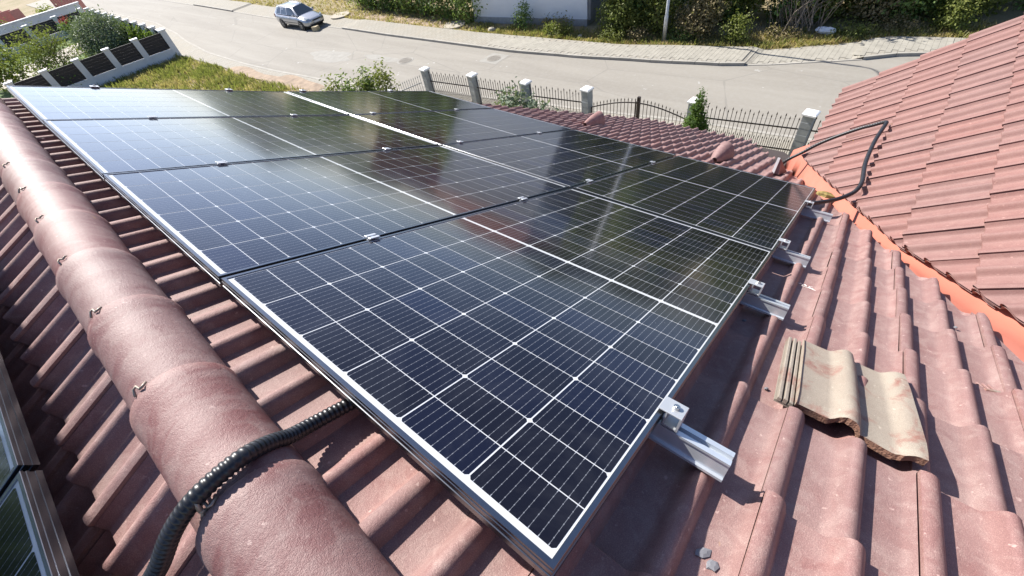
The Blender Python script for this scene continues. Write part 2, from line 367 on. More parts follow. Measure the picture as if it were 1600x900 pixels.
# neighbour's yard
b = MB(); b.prism([(-6, 44.4), (10.2, 44.4), (10.9, 70), (-6, 71)], G + 0.004, G + 0.02); tag(link('lawn', b.mesh('lawn', 'lawn')), kind='structure')
b = MB(); b.prism([(-6, 53.5), (5.0, 56.0), (9.5, 60.5), (9.9, 64.5), (5, 62.5), (-6, 58.5)], G + 0.024, G + 0.05); tag(link('garden_path', b.mesh('garden_path', 'concrete_pale')), kind='structure')
b = MB(); b.prism([(-10, 72.5), (11.2, 73.5), (10, 96), (-14, 94)], G + 0.004, G + 0.03); tag(link('far_yard', b.mesh('far_yard', 'concrete_pale')), kind='structure')

# ------------------------------------------------------------------ the house with its tiled roofs
TW, EX = 0.28, 0.3385
PROF = [(0, .0315), (.008, .0345), (.018, .036), (.028, .034), (.036, .0285), (.042, .019), (.046, .007), (.049, .0015), (.055, 0), (.116, 0), (.124, .0025), (.131, .0095),
        (.138, .019), (.145, .028), (.152, .0335), (.160, .036), (.168, .034), (.176, .0285), (.182, .019), (.186, .007), (.189, .0015), (.195, 0), (.252, 0), (.260, .0025), (.267, .009), (.272, .016), (.2772, .0225)]
def tile_mesh(name, mats, head=-0.40, tail=0.0, thick=0.017, rise=0.027, wob=0):
    """downslope +x, tail at x=0, spreads towards -y; head sits lower than the tail."""
    b = MB(); n = len(PROF); rows = []
    def row(x, dz, sh=0.0): return [(x, -s + 0.0, z + dz) for s, z in PROF]
    k = (EX - 0.0)
    r0 = row(head, rise * (1 + head / k)); r1 = row(tail - 0.004, rise); r2 = row(tail, rise - 0.004); r3 = row(tail - 0.001, rise - thick)
    r4 = row(head, rise * (1 + head / k) - thick)
    rings = [r0, r1, r2, r3, r4]
    b.loft(rings, cap=False, closed=False)
    # side edges
    vs = []; fs = []
    for idx in (0, n - 1):
        o = len(vs); vs += [rings[0][idx], rings[1][idx], rings[3][idx], rings[4][idx]]; fs.append((o, o + 1, o + 2, o + 3))
    b.add(vs, fs)
    for i in range(len(b.f)):
        pass
    me = b.mesh(name, mats); return autosmooth(me, 40)
tile_me = tile_mesh('roof_tile', ['roof_tile', 'tile_core']); wtile_me = tile_mesh('wing_tile', ['wing_tile', 'tile_core'])
WS = 1.0
wtile_me.transform(Matrix.Diagonal((WS, WS, WS, 1)))
def cut_tile(me, mat, planes):
    """bisect a tile (roof-local placement mat) by planes ((point, normal) in roof-local space; the part on the normal side goes)."""
    bm = bmesh.new(); bm.from_mesh(me); inv = mat.inverted()
    for p, nrm in planes:
        lp = inv @ Vector(p); ln = (inv.to_3x3() @ Vector(nrm))
        r = bmesh.ops.bisect_plane(bm, geom=bm.verts[:] + bm.edges[:] + bm.faces[:], plane_co=lp, plane_no=ln, clear_outer=True)
        ed = [e for e in r['geom_cut'] if isinstance(e, bmesh.types.BMEdge)]
        if ed:
            rf = bmesh.ops.holes_fill(bm, edges=[e for e in bm.edges if e.is_boundary and e in set(ed)], sides=0)
            for f in rf['faces']: f.material_index = 1; f.smooth = False
    if not bm.faces: bm.free(); return None
    me2 = bpy.data.meshes.new(me.name + '_cut'); bm.to_mesh(me2); bm.free()
    for m in me.materials: me2.materials.append(m)
    return me2
def side(p, pl): return (Vector(p) - Vector(pl[0])).dot(Vector(pl[1]))
def px(P):
    d = P - CAM; z = d.dot(CF)
    if z < 0.05: return None
    return (800 + 653.56 * d.dot(CR) / z, 450 + 653.56 * d.dot(CD) / z, z)
house = thing('house', 'red tiled house under the solar panels', 'house', T3(0, 0, 0))
cand = []                                                            # (score, roof, matrix, mesh)
def lay(roof, MF, mesh, cols, rows, v_of, u_of, planes, hide=None, k=1.0):
    invMF = MF
    for j in cols:
        for i in rows:
            v, u = v_of(j), u_of(i)
            jit = T3(u + random.uniform(-.004, .004), v + random.uniform(-.0015, .0015), random.uniform(-.0012, .0012)) @ RZ(random.uniform(-.006, .006))
            cs = [(u, v), (u, v - TW * k), (u - .40 * k, v), (u - .40 * k, v - TW * k)]
            cut = []; out = False
            for pl in planes:
                sd = [side((a, c, 0), pl) for a, c in cs]
                if min(sd) > -0.01: out = True; break
                if max(sd) > -0.015: cut.append(pl)
            if out: continue
            me = mesh if not cut else cut_tile(mesh, jit, cut)
            if me is None: continue
            P = MF @ Vector((u - EX * k * .5, v - TW * k / 2, .03)); q = px(P)
            sc_ = 0
            if q and -60 < q[0] < 1660 and -60 < q[1] < 960:
                sc_ = 1 / q[2] ** 2
                if hide and hide(u, v): sc_ = 1e-6
            cand.append((sc_, roof, jit, me))
def rootm(name, MF): 
    o = bpy.data.objects.new(name, None); o.empty_display_size = .1; col.objects.link(o); o.parent = house; o.matrix_basis = MF; return o
# decks (dark underlay) carry the tiles
def deck(name, MF, pts, z=-0.02):
    b = MB(); b.add([(p[0], p[1], z) for p in pts], [tuple(range(len(pts)))]); o = link(name, b.mesh(name, 'roof_deck'), house, MF); return o
ML = lambda u: -0.915 + (u - 1.944) * 0.3886                          # where the main tiles are cut along the valley
ml_d = Vector((1, .3886, 0)).normalized(); nrm_v = Vector((ml_d.y, -ml_d.x, 0)); v0_l = Vector((1.944, -.915, 0))
def vline(u, off): return ML(u) - .5
EAVE = 0.5 + EX * 20
main_deck = deck('main_roof', MM, [(-0.2, 4.8), (4.35, 4.62), (EAVE - .1, 2.85), (EAVE - .1, vline(EAVE, 0)), (-0.2, vline(-0.2, 0))])
diag_a, diag_b = Vector((4.55, 4.52, 0)), Vector((EAVE + .02, 2.80, 0)); dd = (diag_b - diag_a); nd = Vector((-dd.y, dd.x, 0)).normalized()
pl_main = [(Vector((-0.185, 0, 0)), Vector((-1, 0, 0))), (v0_l, nrm_v), (Vector((0, 4.80, 0)), Vector((0, 1, 0))), (diag_a, nd)]
def hid_main(u, v): return 0.42 < u < 3.75 and 0.25 < v - TW / 2 < 4.6
lay(main_deck, MM, tile_me, range(-12, 19), range(-1, 21), lambda j: -0.284 + 0.045 + j * TW, lambda i: 0.5 + EX * i, pl_main, hid_main)
ridge_cut = (Vector((-0.20, 0, 0)), Vector((-1, 0, 0)))
for t in range(len(cand)): pass
back_deck = deck('back_roof', MBK, [(0.0, 1.5), (0, -4.8), (5.6, -4.8), (5.6, 1.5)])
lay(back_deck, MBK, tile_me, range(-17, 6), range(0, 8), lambda j: 0.02 + j * TW, lambda i: 0.26 + EX * i, [(Vector((0.03, 0, 0)), Vector((-1, 0, 0))), (Vector((0, -4.8, 0)), Vector((0, -1, 0)))], lambda u, v: u > 0.95)
# wing roof
EL = lambda x: min(.008 + .733 * (x + .011), .008 + .572 * (x + .011))       # lower edge of the wing tiles along the valley (x along the wing ridge)
REAVE = 0.995
wing_deck = deck('wing_roof', MWG, [(REAVE - .12, -3.1), (-4.0, -3.25), (-4.0, 4.5), (EL(-4.5) - .12, 4.5), (EL(-.011) - .12, .011), (EL(1.6) - .12, -1.6)])
e1 = Vector((.733, -1, 0)).normalized(); e2 = Vector((.572, -1, 0)).normalized()      # local y is -x
pls = [(Vector((.008, .011, 0)), Vector((-e1.y, e1.x, 0))), (Vector((.008, .011, 0)), Vector((-e2.y, e2.x, 0))), (Vector((0, -3.30, 0)), Vector((0, -1, 0)))]
pls = [(p, n if n.x > 0 else -n) if i < 2 else (p, n) for i, (p, n) in enumerate(pls)]
lay(wing_deck, MWG, wtile_me, range(-12, 16), range(-11, 1), lambda j: -.02 + j * TW, lambda i: REAVE + EX * i, pls)
cand.sort(key=lambda q: -q[0])
for kx, (s_, roof, mt, me) in enumerate(cand[:300]):
    link('roof_tile', me, roof, mt)
restb = {}
for s_, roof, mt, me in cand[300:]: restb.setdefault(roof.name, (roof, []))[1].append((mt, me))
for nm, (roof, lst) in restb.items():
    vs = []; fs = []; mi = []; smo = []; vo = 0
    for mt, me in lst:
        vs += [tuple(mt @ v.co) for v in me.vertices]
        for p in me.polygons: fs.append(tuple(i + vo for i in p.vertices)); mi.append(p.material_index)
        vo = len(vs)
    m2 = bpy.data.meshes.new('roof_tile_field'); m2.from_pydata(vs, [], fs)
    for m in lst[0][1].materials: m2.materials.append(m)
    m2.polygons.foreach_set('material_index', mi); autosmooth(m2, 40)
    tag(link('roof_tile_field', m2, roof), kind='stuff')
# valley flashing: a folded sheet running under both sets of cut tiles
b = MB(); NS = 60; rings = []
for k in range(NS + 1):
    u = 0.6 + 5.2 * k / NS; xe = -.738 + (u - 1.944) * .751; re_ = EL(xe)
    wob = .006 * math.sin(u * 7.3) + .004 * math.sin(u * 17)
    Ed = V0 + DC * xe + DR * (re_ - .02); foot = Ed - WM * ((Ed - OM).dot(WM))
    ring = [MM @ Vector((u, ML(u) + .14, -.0178)), MM @ Vector((u, ML(u) + .04, -.014)), MM @ Vector((u, ML(u) + .0, -.010 + wob)), foot.lerp(MM @ Vector((u, ML(u), 0)), .45) + WM * (-.006 + wob),
            foot + WM * (.0 + wob * .5), Ed - NW * .036, Ed - NW * .034 - DR * .10, Ed - NW * .034 - DR * .26]
    rings.append(ring)
b.loft(rings, cap=False, closed=False); me = b.mesh('valley_flashing', 'metal_flashing', True); recalc(me); link('valley_flashing', me, house)
# ridge caps, overlapping towards the far gable, with clips
def xc(y): return -0.262 + 0.017 * y
cap_n = 20; LEN = 0.42
b = MB(); rings = []
for (yy, r) in ((0.0, .0955), (LEN - .06, .1015), (LEN - .035, .1048), (LEN - .004, .1048), (LEN, .1028), (LEN, .088), (0.0, .082)):
    rings.append([(r * math.cos(math.pi * k / cap_n - 0.06 * (1 - 2 * k / cap_n)), yy, r * 1.04 * math.sin(math.pi * k / cap_n - 0.06 * (1 - 2 * k / cap_n))) for k in range(cap_n + 1)])
b.loft(rings, cap=False, closed=False); cap_me = autosmooth(b.mesh('ridge_tile', ['ridge_tile', 'tile_core']), 45)
b = MB(); b.tube([(-.012, -.01, .0), (-.008, .004, .006), (.0, .006, .007), (.004, -.004, .004), (.012, -.006, .006), (.016, .006, .0)], .0028, 6)
clip_me = b.mesh('ridge_clip', 'clip_metal', True)
for k in range(-3, 12):
    ye = 0.494 + 0.366 * k; y0 = ye - LEN
    o = link('ridge_tile', cap_me, house, T3(xc(ye - .2) + random.uniform(-.003, .003), y0, -0.064 + random.uniform(-.002, .002)) @ RZ(-0.017 + random.uniform(-.008, .008)))
    if -1 < k: link('ridge_clip', clip_me, o, T3(-0.030, LEN + .004, .1035) @ Matrix.Rotation(R(-15), 4, 'Y') @ RZ(random.uniform(-.6, .6)))
# walls, chimney
b = MB(); b.prism([(-6.4, -5.0), (6.2, -5.0), (6.2, 2.4), (4.0, 4.3), (-6.4, 4.3)], G, -3.35); link('wall', b.mesh('wall', 'stucco'), house)
b = MB(); b.prism([(3.0, -7.5), (5.8, -7.5), (5.8, -.15), (3.0, -.15)], G, -2.05); link('wing_wall', b.mesh('wing_wall', 'stucco'), house)
b = MB(); b.box(-1.15, 3.0, -0.9, -0.42, 3.6, 2.3, bev=.01); b.box(-1.2, 2.95, 2.3, -0.41, 3.65, 2.4, bev=.01); link('chimney', b.mesh('chimney', 'stucco'), house)
# roof vents
def vent(u, v, label=None):
    b = MB(); n = 10; rings = []
    for t, rr, h in ((0, .03, .035), (.10, .062, .085), (.24, .095, .14), (.36, .11, .175)):
        rings.append([(t, rr * math.cos(math.pi * k / n), 0.0 + h * math.sin(math.pi * k / n)) for k in range(n + 1)])
    rings.append([(0.34, .095 * math.cos(math.pi * k / n), .155 * math.sin(math.pi * k / n)) for k in range(n + 1)])
    rings.append([(0.30, .02 * math.cos(math.pi * k / n), .02 * math.sin(math.pi * k / n)) for k in range(n + 1)])
    b.loft(rings, cap=False, closed=False); me = autosmooth(b.mesh('vent_hood', 'roof_tile'), 40)
    link('vent_hood', me, main_deck, T3(u, v, .035))
vent(4.98, 2.80); vent(4.60, 0.985)
b = MB(); b.add([(0, 0, 0), (.26, .02, 0), (.26, -.10, 0), (.0, -.06, 0), (0, 0, .15), (0, -.02, .15)], [(0, 1, 4), (3, 5, 2), (4, 1, 2, 5), (0, 4, 5, 3), (0, 3, 2, 1)])
o = link('snow_guard', b.mesh('snow_guard', 'roof_tile'), main_deck, T3(4.74, .43, .03))
b = MB(); b.box(-.012, -.014, 0, .004, .010, .155); link('guard_edge', b.mesh('guard_edge', 'white_trim'), o)

# ------------------------------------------------------------------ solar panels
PL, PW, GAP = 1.903, 1.134, 0.02
fprof = [(0, -.035), (0, -.024), (.0016, -.023), (.0016, -.0155), (0, -.0145), (0, -.010), (.0012, -.009), (.0012, -.006), (0, -.005), (0, -.0009), (.0009, 0), (.0100, 0), (.011, -.0009), (.011, -.0045)]
b = MB(); rings = []
for cx, cy, sx, sy in ((0, 0, 1, 1), (PL, 0, -1, 1), (PL, PW, -1, -1), (0, PW, 1, -1), (0, 0, 1, 1)):
    rings.append([(cx + sx * d, cy + sy * d, z) for d, z in fprof])
b.loft(rings, cap=False, closed=False); frame_me = b.mesh('panel_frame', 'aluminium'); recalc(frame_me)
b = MB(); b.add([(.010, .010, -.0030), (PL - .010, .010, -.0030), (PL - .010, PW - .010, -.0030), (.010, PW - .010, -.0030)], [(0, 1, 2, 3)])
b.add([(.010, .010, -.009), (PL - .010, .010, -.009), (PL - .010, PW - .010, -.009), (.010, PW - .010, -.009)], [(3, 2, 1, 0)])
sheet_me = b.mesh('backsheet', 'backsheet')
CU, CV, CH = 0.0900 / 2, 0.1808 / 2, 0.0055
b = MB(); b.add([(-CU, -CV, 0), (CU - CH, -CV, 0), (CU, -CV + CH, 0), (CU, CV - CH, 0), (CU - CH, CV, 0), (-CU, CV, 0)], [(0, 1, 2, 3, 4, 5)])
cell_me = b.mesh('solar_cell', 'solar_cell')
def warp(u, v): return .0235 * u * (u - 3.826) / 3.66 + .0184 * v * (v - 4.596) / 5.28 + .0513 * u * v / 17.6
def wu(u, v): return .0235 * (2 * u - 3.826) / 3.66 + .0513 * v / 17.6
def wv_(u, v): return .0184 * (2 * v - 4.596) / 5.28 + .0513 * u / 17.6
def panel(mat, label, group):
    t = thing('solar_panel', label, 'solar panel', mat, group)
    link('panel_frame', frame_me, t); link('backsheet', sheet_me, t)
    for h in range(2):
        u0 = .0235 + h * (.922 + .012)
        for i in range(10):
            flip = (i % 2 == 0)
            for j in range(6):
                mt = T3(u0 + .0922 * (i + .5), .0135 + .1845 * (j + .5), -.0026)
                if flip: mt = mt @ RZ(math.pi)
                link('solar_cell', cell_me, t, mt)
rown = ['nearest', 'second nearest', 'third nearest', 'farthest']
for r in range(4):
    for c in range(2):
        u0 = c * (PL + GAP); v0 = r * (PW + GAP); uc, vc = u0 + PL / 2, v0 + PW / 2
        a, bb = wu(uc, vc), wv_(uc, vc); x = Vector((1, 0, a)).normalized(); z = Vector((-a, -bb, 1)).normalized(); y = z.cross(x)
        o = Vector((uc, vc, warp(uc, vc))) - x * (PL / 2) - y * (PW / 2)
        lab = 'solar panel in the %s row of the big array, %s' % (rown[r], 'beside the ridge' if c == 0 else 'lower down towards the eave')
        panel(MP @ frame(o, x, y, z), lab, 'solar panels of the main array')
MB2 = MBK @ T3(0.233, 0, 0.150)
panel(MB2 @ T3(0, -0.975, 0), 'solar panel behind the ridge at the bottom left corner of the picture', 'solar panels behind the ridge')
panel(MB2 @ T3(0, -0.975 - PW - GAP, 0), 'solar panel behind the ridge cut by the left edge of the picture', 'solar panels behind the ridge')
b = MB(); b.box(.35, -1.9, -.075, .39, .3, -.035)
tag(link('mounting_rail', b.mesh('mounting_rail', 'aluminium_rail'), None, MB2), 'aluminium rail under the two panels behind the ridge', 'rail')

# rails with clamps
rp = [(-.026, -.050), (.026, -.050), (.026, -.044), (.019, -.042), (.019, -.008), (.022, -.006), (.022, 0), (.007, 0), (.007, -.010), (-.007, -.010), (-.007, 0), (-.022, 0), (-.022, -.006), (-.019, -.008), (-.019, -.042), (-.026, -.044)]
b = MB(); b.box(-.021, -.006, -.002, .021, .006, .001)   # hidden helper shape for bolts reused below
hexr = lambda r, z: [(r * math.cos(math.pi / 3 * k), r * math.sin(math.pi / 3 * k), z) for k in range(6)]
b = MB(); n = 14
b.loft([[(.0075 * math.cos(2 * math.pi * k / n), .0075 * math.sin(2 * math.pi * k / n), z) for k in range(n)] for z in (0, .007)]); b.loft([hexr(.0042, .0072), hexr(.0042, .0078)])
bolt_me = b.mesh('bolt', 'steel_bolt')
b = MB(); b.box(-.022, -.018, .001, .022, -.004, .005, bev=.001); b.box(-.022, .004, .001, .022, .018, .005, bev=.001); b.box(-.022, -.0045, -.012, .022, .0045, -.004)
mid_me = b.mesh('clamp', 'clamp_metal')
b = MB(); b.box(-.025, -.042, .0012, .025, .012, .0052, bev=.001); b.box(-.025, -.042, -.034, .025, -.037, .0015); b.box(-.025, -.040, -.034, .025, -.004, -.030); b.box(-.025, -.010, -.034, .025, -.0065, .0012)
end_me = b.mesh('end_clamp', 'clamp_metal')
railn = ['closest to the ridge', 'second from the ridge', 'third from the ridge', 'farthest from the ridge']
for k, (u, vend) in enumerate(((.462, -.158), (1.40, -.148), (2.105, -.150), (3.215, -.175))):
    t = thing('mounting_rail', 'aluminium mounting rail sticking out past the array edge, ' + railn[k], 'rail', MP @ T3(u, 0, 0), 'mounting rails under the main array')
    b = MB(); st = [vend] + [i * .46 for i in range(0, 11)]
    b.loft([[(x, vv, z - .0355 + warp(u, max(vv, 0)) - .004) for x, z in rp] for vv in st]); me = b.mesh('rail', 'aluminium_rail'); recalc(me); link('rail', me, t)
    ec = link('end_clamp', end_me, t, T3(0, 0, warp(u, 0) + .0005)); link('bolt', bolt_me, ec, T3(0, -.020, .0052))
    ec = link('end_clamp', end_me, t, T3(0, 4 * PW + 3 * GAP, warp(u, 4.6) + .0005) @ RZ(math.pi)); link('bolt', bolt_me, ec, T3(0, -.020, .0052))
    for g in range(1, 4):
        vg = g * (PW + GAP) - GAP / 2; mc = link('clamp', mid_me, t, T3(random.uniform(-.04, .04), vg, warp(u, vg) + .001)); link('bolt', bolt_me, mc, T3(0, 0, -.004))
    for g in range(4):                                                  # roof hooks down to the tiles
        b = MB(); vv = .28 + g * 1.2; b.box(-.015, vv, -.14, .015, vv + .03, -.076); link('roof_hook', b.mesh('roof_hook', 'galvanised'), t)
# a thin joint splice between two panels
# ------------------------------------------------------------------ conduits
def conduit(pts, r, pitch, depth, n, mat, name, label, dens=24):
    P = resample(smooth_path(pts, dens), pitch / 4); rad = [r - (depth if i % 4 == 0 else (0.0 if i % 4 == 2 else depth * .25)) for i in range(len(P))]
    b = MB(); b.tube(P, rad, n); me = b.mesh(name, mat, True); recalc(me)
    return tag(link(name, me), label, 'cable conduit')
conduit([(-.56, .60, -.155), (-.50, .575, -.118), (-.445, .556, -.070), (-.402, .538, -.030), (-.35, .528, .018), (-.302, .520, .048), (-.256, .516, .0585), (-.205, .520, .049), (-.168, .540, .006), (-.140, .556, -.040), (-.105, .566, -.070), (-.060, .566, -.092), (.0, .562, -.118), (.08, .56, -.150), (.20, .56, -.203)],
        .0165, .0105, .0028, 16, 'black_plastic', 'corrugated_conduit', 'black corrugated conduit crossing the ridge and running under the array')
c2 = [(2.80, .13, -1.325), (2.93, .04, -1.385), (3.032, -.024, -1.425), (3.124, -.084, -1.455), (3.24, -.155, -1.485), (3.339, -.213, -1.492), (3.402, -.246, -1.474), (3.516, -.253, -1.466), (3.804, -.225, -1.488), (4.152, -.22, -1.492), (4.43, -.238, -1.478), (4.485, -.238, -1.48), (4.51, -.21, -1.503), (4.53, -.15, -1.552), (4.549, -.087, -1.60), (4.548, .048, -1.705), (4.519, .167, -1.80), (4.45, .27, -1.885), (4.42, .36, -1.97), (4.41, .42, -2.06)]
conduit(c2, .0155, .02, .0015, 12, 'grey_plastic', 'cable_conduit', 'dark cable conduit bent over the wing roof tiles', 14)
b = MB(); b.tube([(-.02, 0, 0), (0, 0, .02), (.02, 0, 0), (.01, 0, -.02), (-.01, 0, -.02), (-.02, 0, 0)], .004, 6)
tag(link('conduit_clip', b.mesh('conduit_clip', 'clip_metal', True), None, T3(-.285, .515, .045) @ RZ(1.2)), 'small metal clip holding the corrugated conduit on the ridge', 'clip')

# ------------------------------------------------------------------ loose tile and rubble on the roof
def loose_tile():
    t = thing('loose_roof_tile', 'faded loose roof tile lying askew on the roof beside the array', 'roof tile')
    m = MM @ T3(.842, -.200, .055) @ RZ(R(3.0)) @ Matrix.Rotation(R(2.0), 4, 'Y') @ Matrix.Rotation(R(3.0), 4, 'X')
    t.matrix_basis = m
    pr_ = [(.046 + s - .046, z) for s, z in PROF[6:]] + [(.2772 + .010, .0305), (.2772 + .020, .0345), (.2772 + .032, .035)]
    pr_ = [(s * 1.05, z * .80) for s, z in pr_]
    n = len(pr_); b = MB(); rr = random.Random(4)
    jag = [rr.uniform(-.003, .004) for _ in range(n)]
    top0 = [(jag[i] - .10 * (s / .36) ** 1.2 * 0 + 0.012 * math.sin(s * 14), -s, z + .014) for i, (s, z) in enumerate(pr_)]
    top0b = [(x + .020, y, z + .004) for x, y, z in top0]
    mid = [[(.05 + .09 * k + .003 * rr.random(), -s, z + .022 + .0008 * rr.random()) for s, z in pr_] for k in range(4)]
    top1 = [(.425, -s, z + .016) for s, z in pr_]; bot1 = [(.424, -s, z + .003) for s, z in pr_]; bot0 = [(x + .002 + rr.uniform(-.002, .003), y, z - .021) for x, y, z in top0]
    b.loft([top0, top0b] + mid + [top1, bot1, bot0, top0], cap=False, closed=False)
    for i in range(len(b.f)):
        if i >= (n - 1) * 7: b.fm[i] = 1
    vs = []; fs = []
    rows = [top0, top0b] + mid + [top1]
    for idx in (0, n - 1):
        o = len(vs); vs += [r[idx] for r in rows] + [bot1[idx], bot0[idx]]; fs.append(tuple(range(o, len(vs))))
    b.add(vs, fs); me = autosmooth(b.mesh('tile_body', ['faded_tile', 'tile_break']), 40); link('tile_body', me, t)
    b = MB()
    for k in range(3):
        s = .006 + k * .0145; b.box(.004, -s - .010, -.004, .42, -s, .010 + (.003 if k == 1 else 0), bev=.002)
    b.box(.006, -.052, -.010, .42, -.002, -.003); link('interlock_rib', b.mesh('interlock_rib', 'faded_tile'), t)
loose_tile()
def chip(u, v, h, sx, sy, sz, mat, label, seed, name='tile_chip'):
    rr = random.Random(seed); b = MB(); n = 6
    ring = lambda f, z: [(sx * f * math.cos(2 * math.pi * k / n) * rr.uniform(.7, 1.1), sy * f * math.sin(2 * math.pi * k / n) * rr.uniform(.7, 1.1), z) for k in range(n)]
    b.loft([ring(1, 0), ring(.95, sz * .6), ring(.5, sz)]); me = b.mesh(name, mat); recalc(me)
    tag(link(name, me, None, MM @ T3(u, v, h) @ RZ(rr.uniform(0, 3))), label, 'tile chip' if mat != 'moss' else 'moss')
chip(.300, -.178, .010, .020, .011, .006, 'stone_chip', 'larger grey chip in the shadow beside the nearest panel corner', 1)
chip(.290, -.199, .010, .015, .012, .005, 'stone_chip', 'smaller grey chip touching another one in the shadow', 2)
chip(.941, -.180, .010, .008, .006, .006, 'stone_chip', 'tiny grey chip near the left edge of the loose tile', 3)
chip(1.319, -.035, .010, .012, .007, .007, 'stone_chip', 'dark chip under the array edge between the rails', 4)
chip(2.008, -.724, .022, .008, .006, .006, 'stone_chip', 'pale chip lying on the tiles near the orange flashing', 5)
chip(4.05, -.08, .05, .08, .05, .04, 'moss', 'brown clump of moss beside the upper rail end', 6, 'moss_clump')
t = thing('tile_fragment', 'pale three-pronged fragment of tile at the right edge of the roof', 'tile fragment', MM @ T3(1.52, -.79, .018) @ RZ(.5))
b = MB(); b.box(0, 0, 0, .012, .05, .01, bev=.002); link('fragment_bar', b.mesh('fragment_bar', 'faded_tile'), t)
for k in range(3):
    b = MB(); b.box(.01, .004 + k * .018, 0, .045, .011 + k * .018, .008, bev=.002); link('prong', b.mesh('prong', 'roof_tile'), t)
b = MB()
for st in ([(-.02, .028, 0), (-.004, .020, 0), (-.016, .010, 0)], [(-.010, .022, 0), (-.012, .014, 0)], [(-.002, -.012, 0), (-.010, .0, 0), (-.022, -.003, 0), (-.024, -.018, 0)], [(-.032, .03, 0), (-.030, .0, 0), (-.034, -.028, 0)], [(-.006, .05, 0), (-.012, .042, 0), (-.004, .034, 0)]):
    b.tube(smooth_path(st, 4), .0016, 5)
tag(link('chalk_mark', b.mesh('chalk_mark', 'chalk'), None, MM @ T3(1.93, -.195, .0135)), 'white chalk scrawl on a tile between the rail ends', 'chalk mark')

# ------------------------------------------------------------------ vegetation
def leaf_mat(name, a, b_, c_, trans=0.42):
    m = NT(name); at = m.n('Attribute'); at.attribute_name = 'var'; f = at.outputs['Fac']
    nz = m.noise(m.pos(), 1.1, 3)
    c = m.mix(f, a, b_); c = m.mix(m.math('MULTIPLY', m.ramp(nz, 0.5, 0.75), 0.6), c, c_); m.col(c); m.rough(0.55); m.set(Specular_IOR_Level=0.35)
    tr = m.n('BsdfTranslucent'); m.l(m.mix(0.5, c, (0.20, 0.26, 0.03)), tr.inputs[0]); mx = m.n('MixShader'); mx.inputs[0].default_value = trans
    m.l(m.b.outputs[0], mx.inputs[1]); m.l(tr.outputs[0], mx.inputs[2]); m.l(mx.outputs[0], m.out.inputs[0]); M[name] = m.m
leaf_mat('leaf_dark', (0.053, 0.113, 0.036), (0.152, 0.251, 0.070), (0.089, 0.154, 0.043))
leaf_mat('leaf_mid', (0.097, 0.167, 0.042), (0.242, 0.343, 0.097), (0.178, 0.226, 0.061))
leaf_mat('leaf_light', (0.109, 0.144, 0.030), (0.253, 0.276, 0.069), (0.196, 0.190, 0.046))
leaf_mat('leaf_silver', (0.100, 0.140, 0.085), (0.240, 0.290, 0.200), (0.150, 0.200, 0.120), 0.25)
leaf_mat('leaf_thuja', (0.039, 0.091, 0.016), (0.111, 0.195, 0.033), (0.078, 0.156, 0.026))
leaf_mat('leaf_dry', (0.182, 0.140, 0.070), (0.363, 0.285, 0.152), (0.266, 0.230, 0.097))
leaf_mat('grass', (0.149, 0.178, 0.040), (0.310, 0.287, 0.098), (0.414, 0.299, 0.149), 0.5)
leaf_mat('dry_grass', (0.338, 0.288, 0.092), (0.709, 0.524, 0.270), (0.288, 0.321, 0.085), 0.5)
leaf_mat('flower', (0.45, 0.02, 0.06), (0.6, 0.05, 0.12), (0.5, 0.03, 0.08), 0.2)
simple('bark', (0.10, 0.075, 0.05), 0.95, var=0.3, sc_=20, bump=0.5)
simple('twig_grey', (0.24, 0.20, 0.16), 0.95, var=0.3, sc_=10)
def leaves(name, blobs, n, size, mat, seed, parent=None, loc=(0, 0, 0), shell=0.55, droop=0.0, long=1.6, clump=1.0):
    """leaf quads spread through a set of ellipsoids (cx,cy,cz,rx,ry,rz), denser towards the outside, in clumps."""
    rr = random.Random(seed); v = []; f = []; var = []
    wts = [bl[3] * bl[4] * bl[5] for bl in blobs]; tot = sum(wts)
    for bl, wt in zip(blobs, wts):
        m = max(6, int(n * wt / tot)); nc = max(4, int(m / 26)); cl = []
        for _ in range(nc):
            d = Vector((rr.gauss(0, 1), rr.gauss(0, 1), rr.gauss(0, 1))).normalized(); rad = shell + (1 - shell) * rr.random() ** 0.6
            rad *= rr.uniform(0.86, 1.14)
            cl.append((Vector((bl[0] + d.x * bl[3] * rad, bl[1] + d.y * bl[4] * rad, bl[2] + d.z * bl[5] * rad)), rr.random(), d))
        cs = (bl[3] * bl[4] * bl[5]) ** (1 / 3) * 0.16 * clump + size * .7
        for _ in range(m):
            c, q, d = rr.choice(cl); p = c + Vector((rr.gauss(0, cs), rr.gauss(0, cs), rr.gauss(0, cs) * .8))
            nrm = (Vector((rr.gauss(0, .8), rr.gauss(0, .8), rr.gauss(0, .8))) + d * .9 + Vector((0, .35, .8))).normalized()
            t = nrm.cross(Vector((rr.gauss(0, 1), rr.gauss(0, 1), rr.gauss(0, 1) - droop * 3))).normalized(); s = nrm.cross(t)
            L = size * rr.uniform(.55, 1.25); wd = L / long
            o = len(v); mid = p + nrm * L * .12
            v += [tuple(p - t * L * .5), tuple(mid + s * wd * .5), tuple(p + t * L * .5), tuple(mid - s * wd * .5)]; f.append((o, o + 1, o + 2, o + 3))
            var.append(min(1, max(0, q * .6 + rr.random() * .4)))
    me = bpy.data.meshes.new(name); me.from_pydata(v, [], f); me.materials.append(M[mat])
    at = me.attributes.new('var', 'FLOAT', 'FACE'); at.data.foreach_set('value', var)
    return link(name, me, parent, T3(*loc))
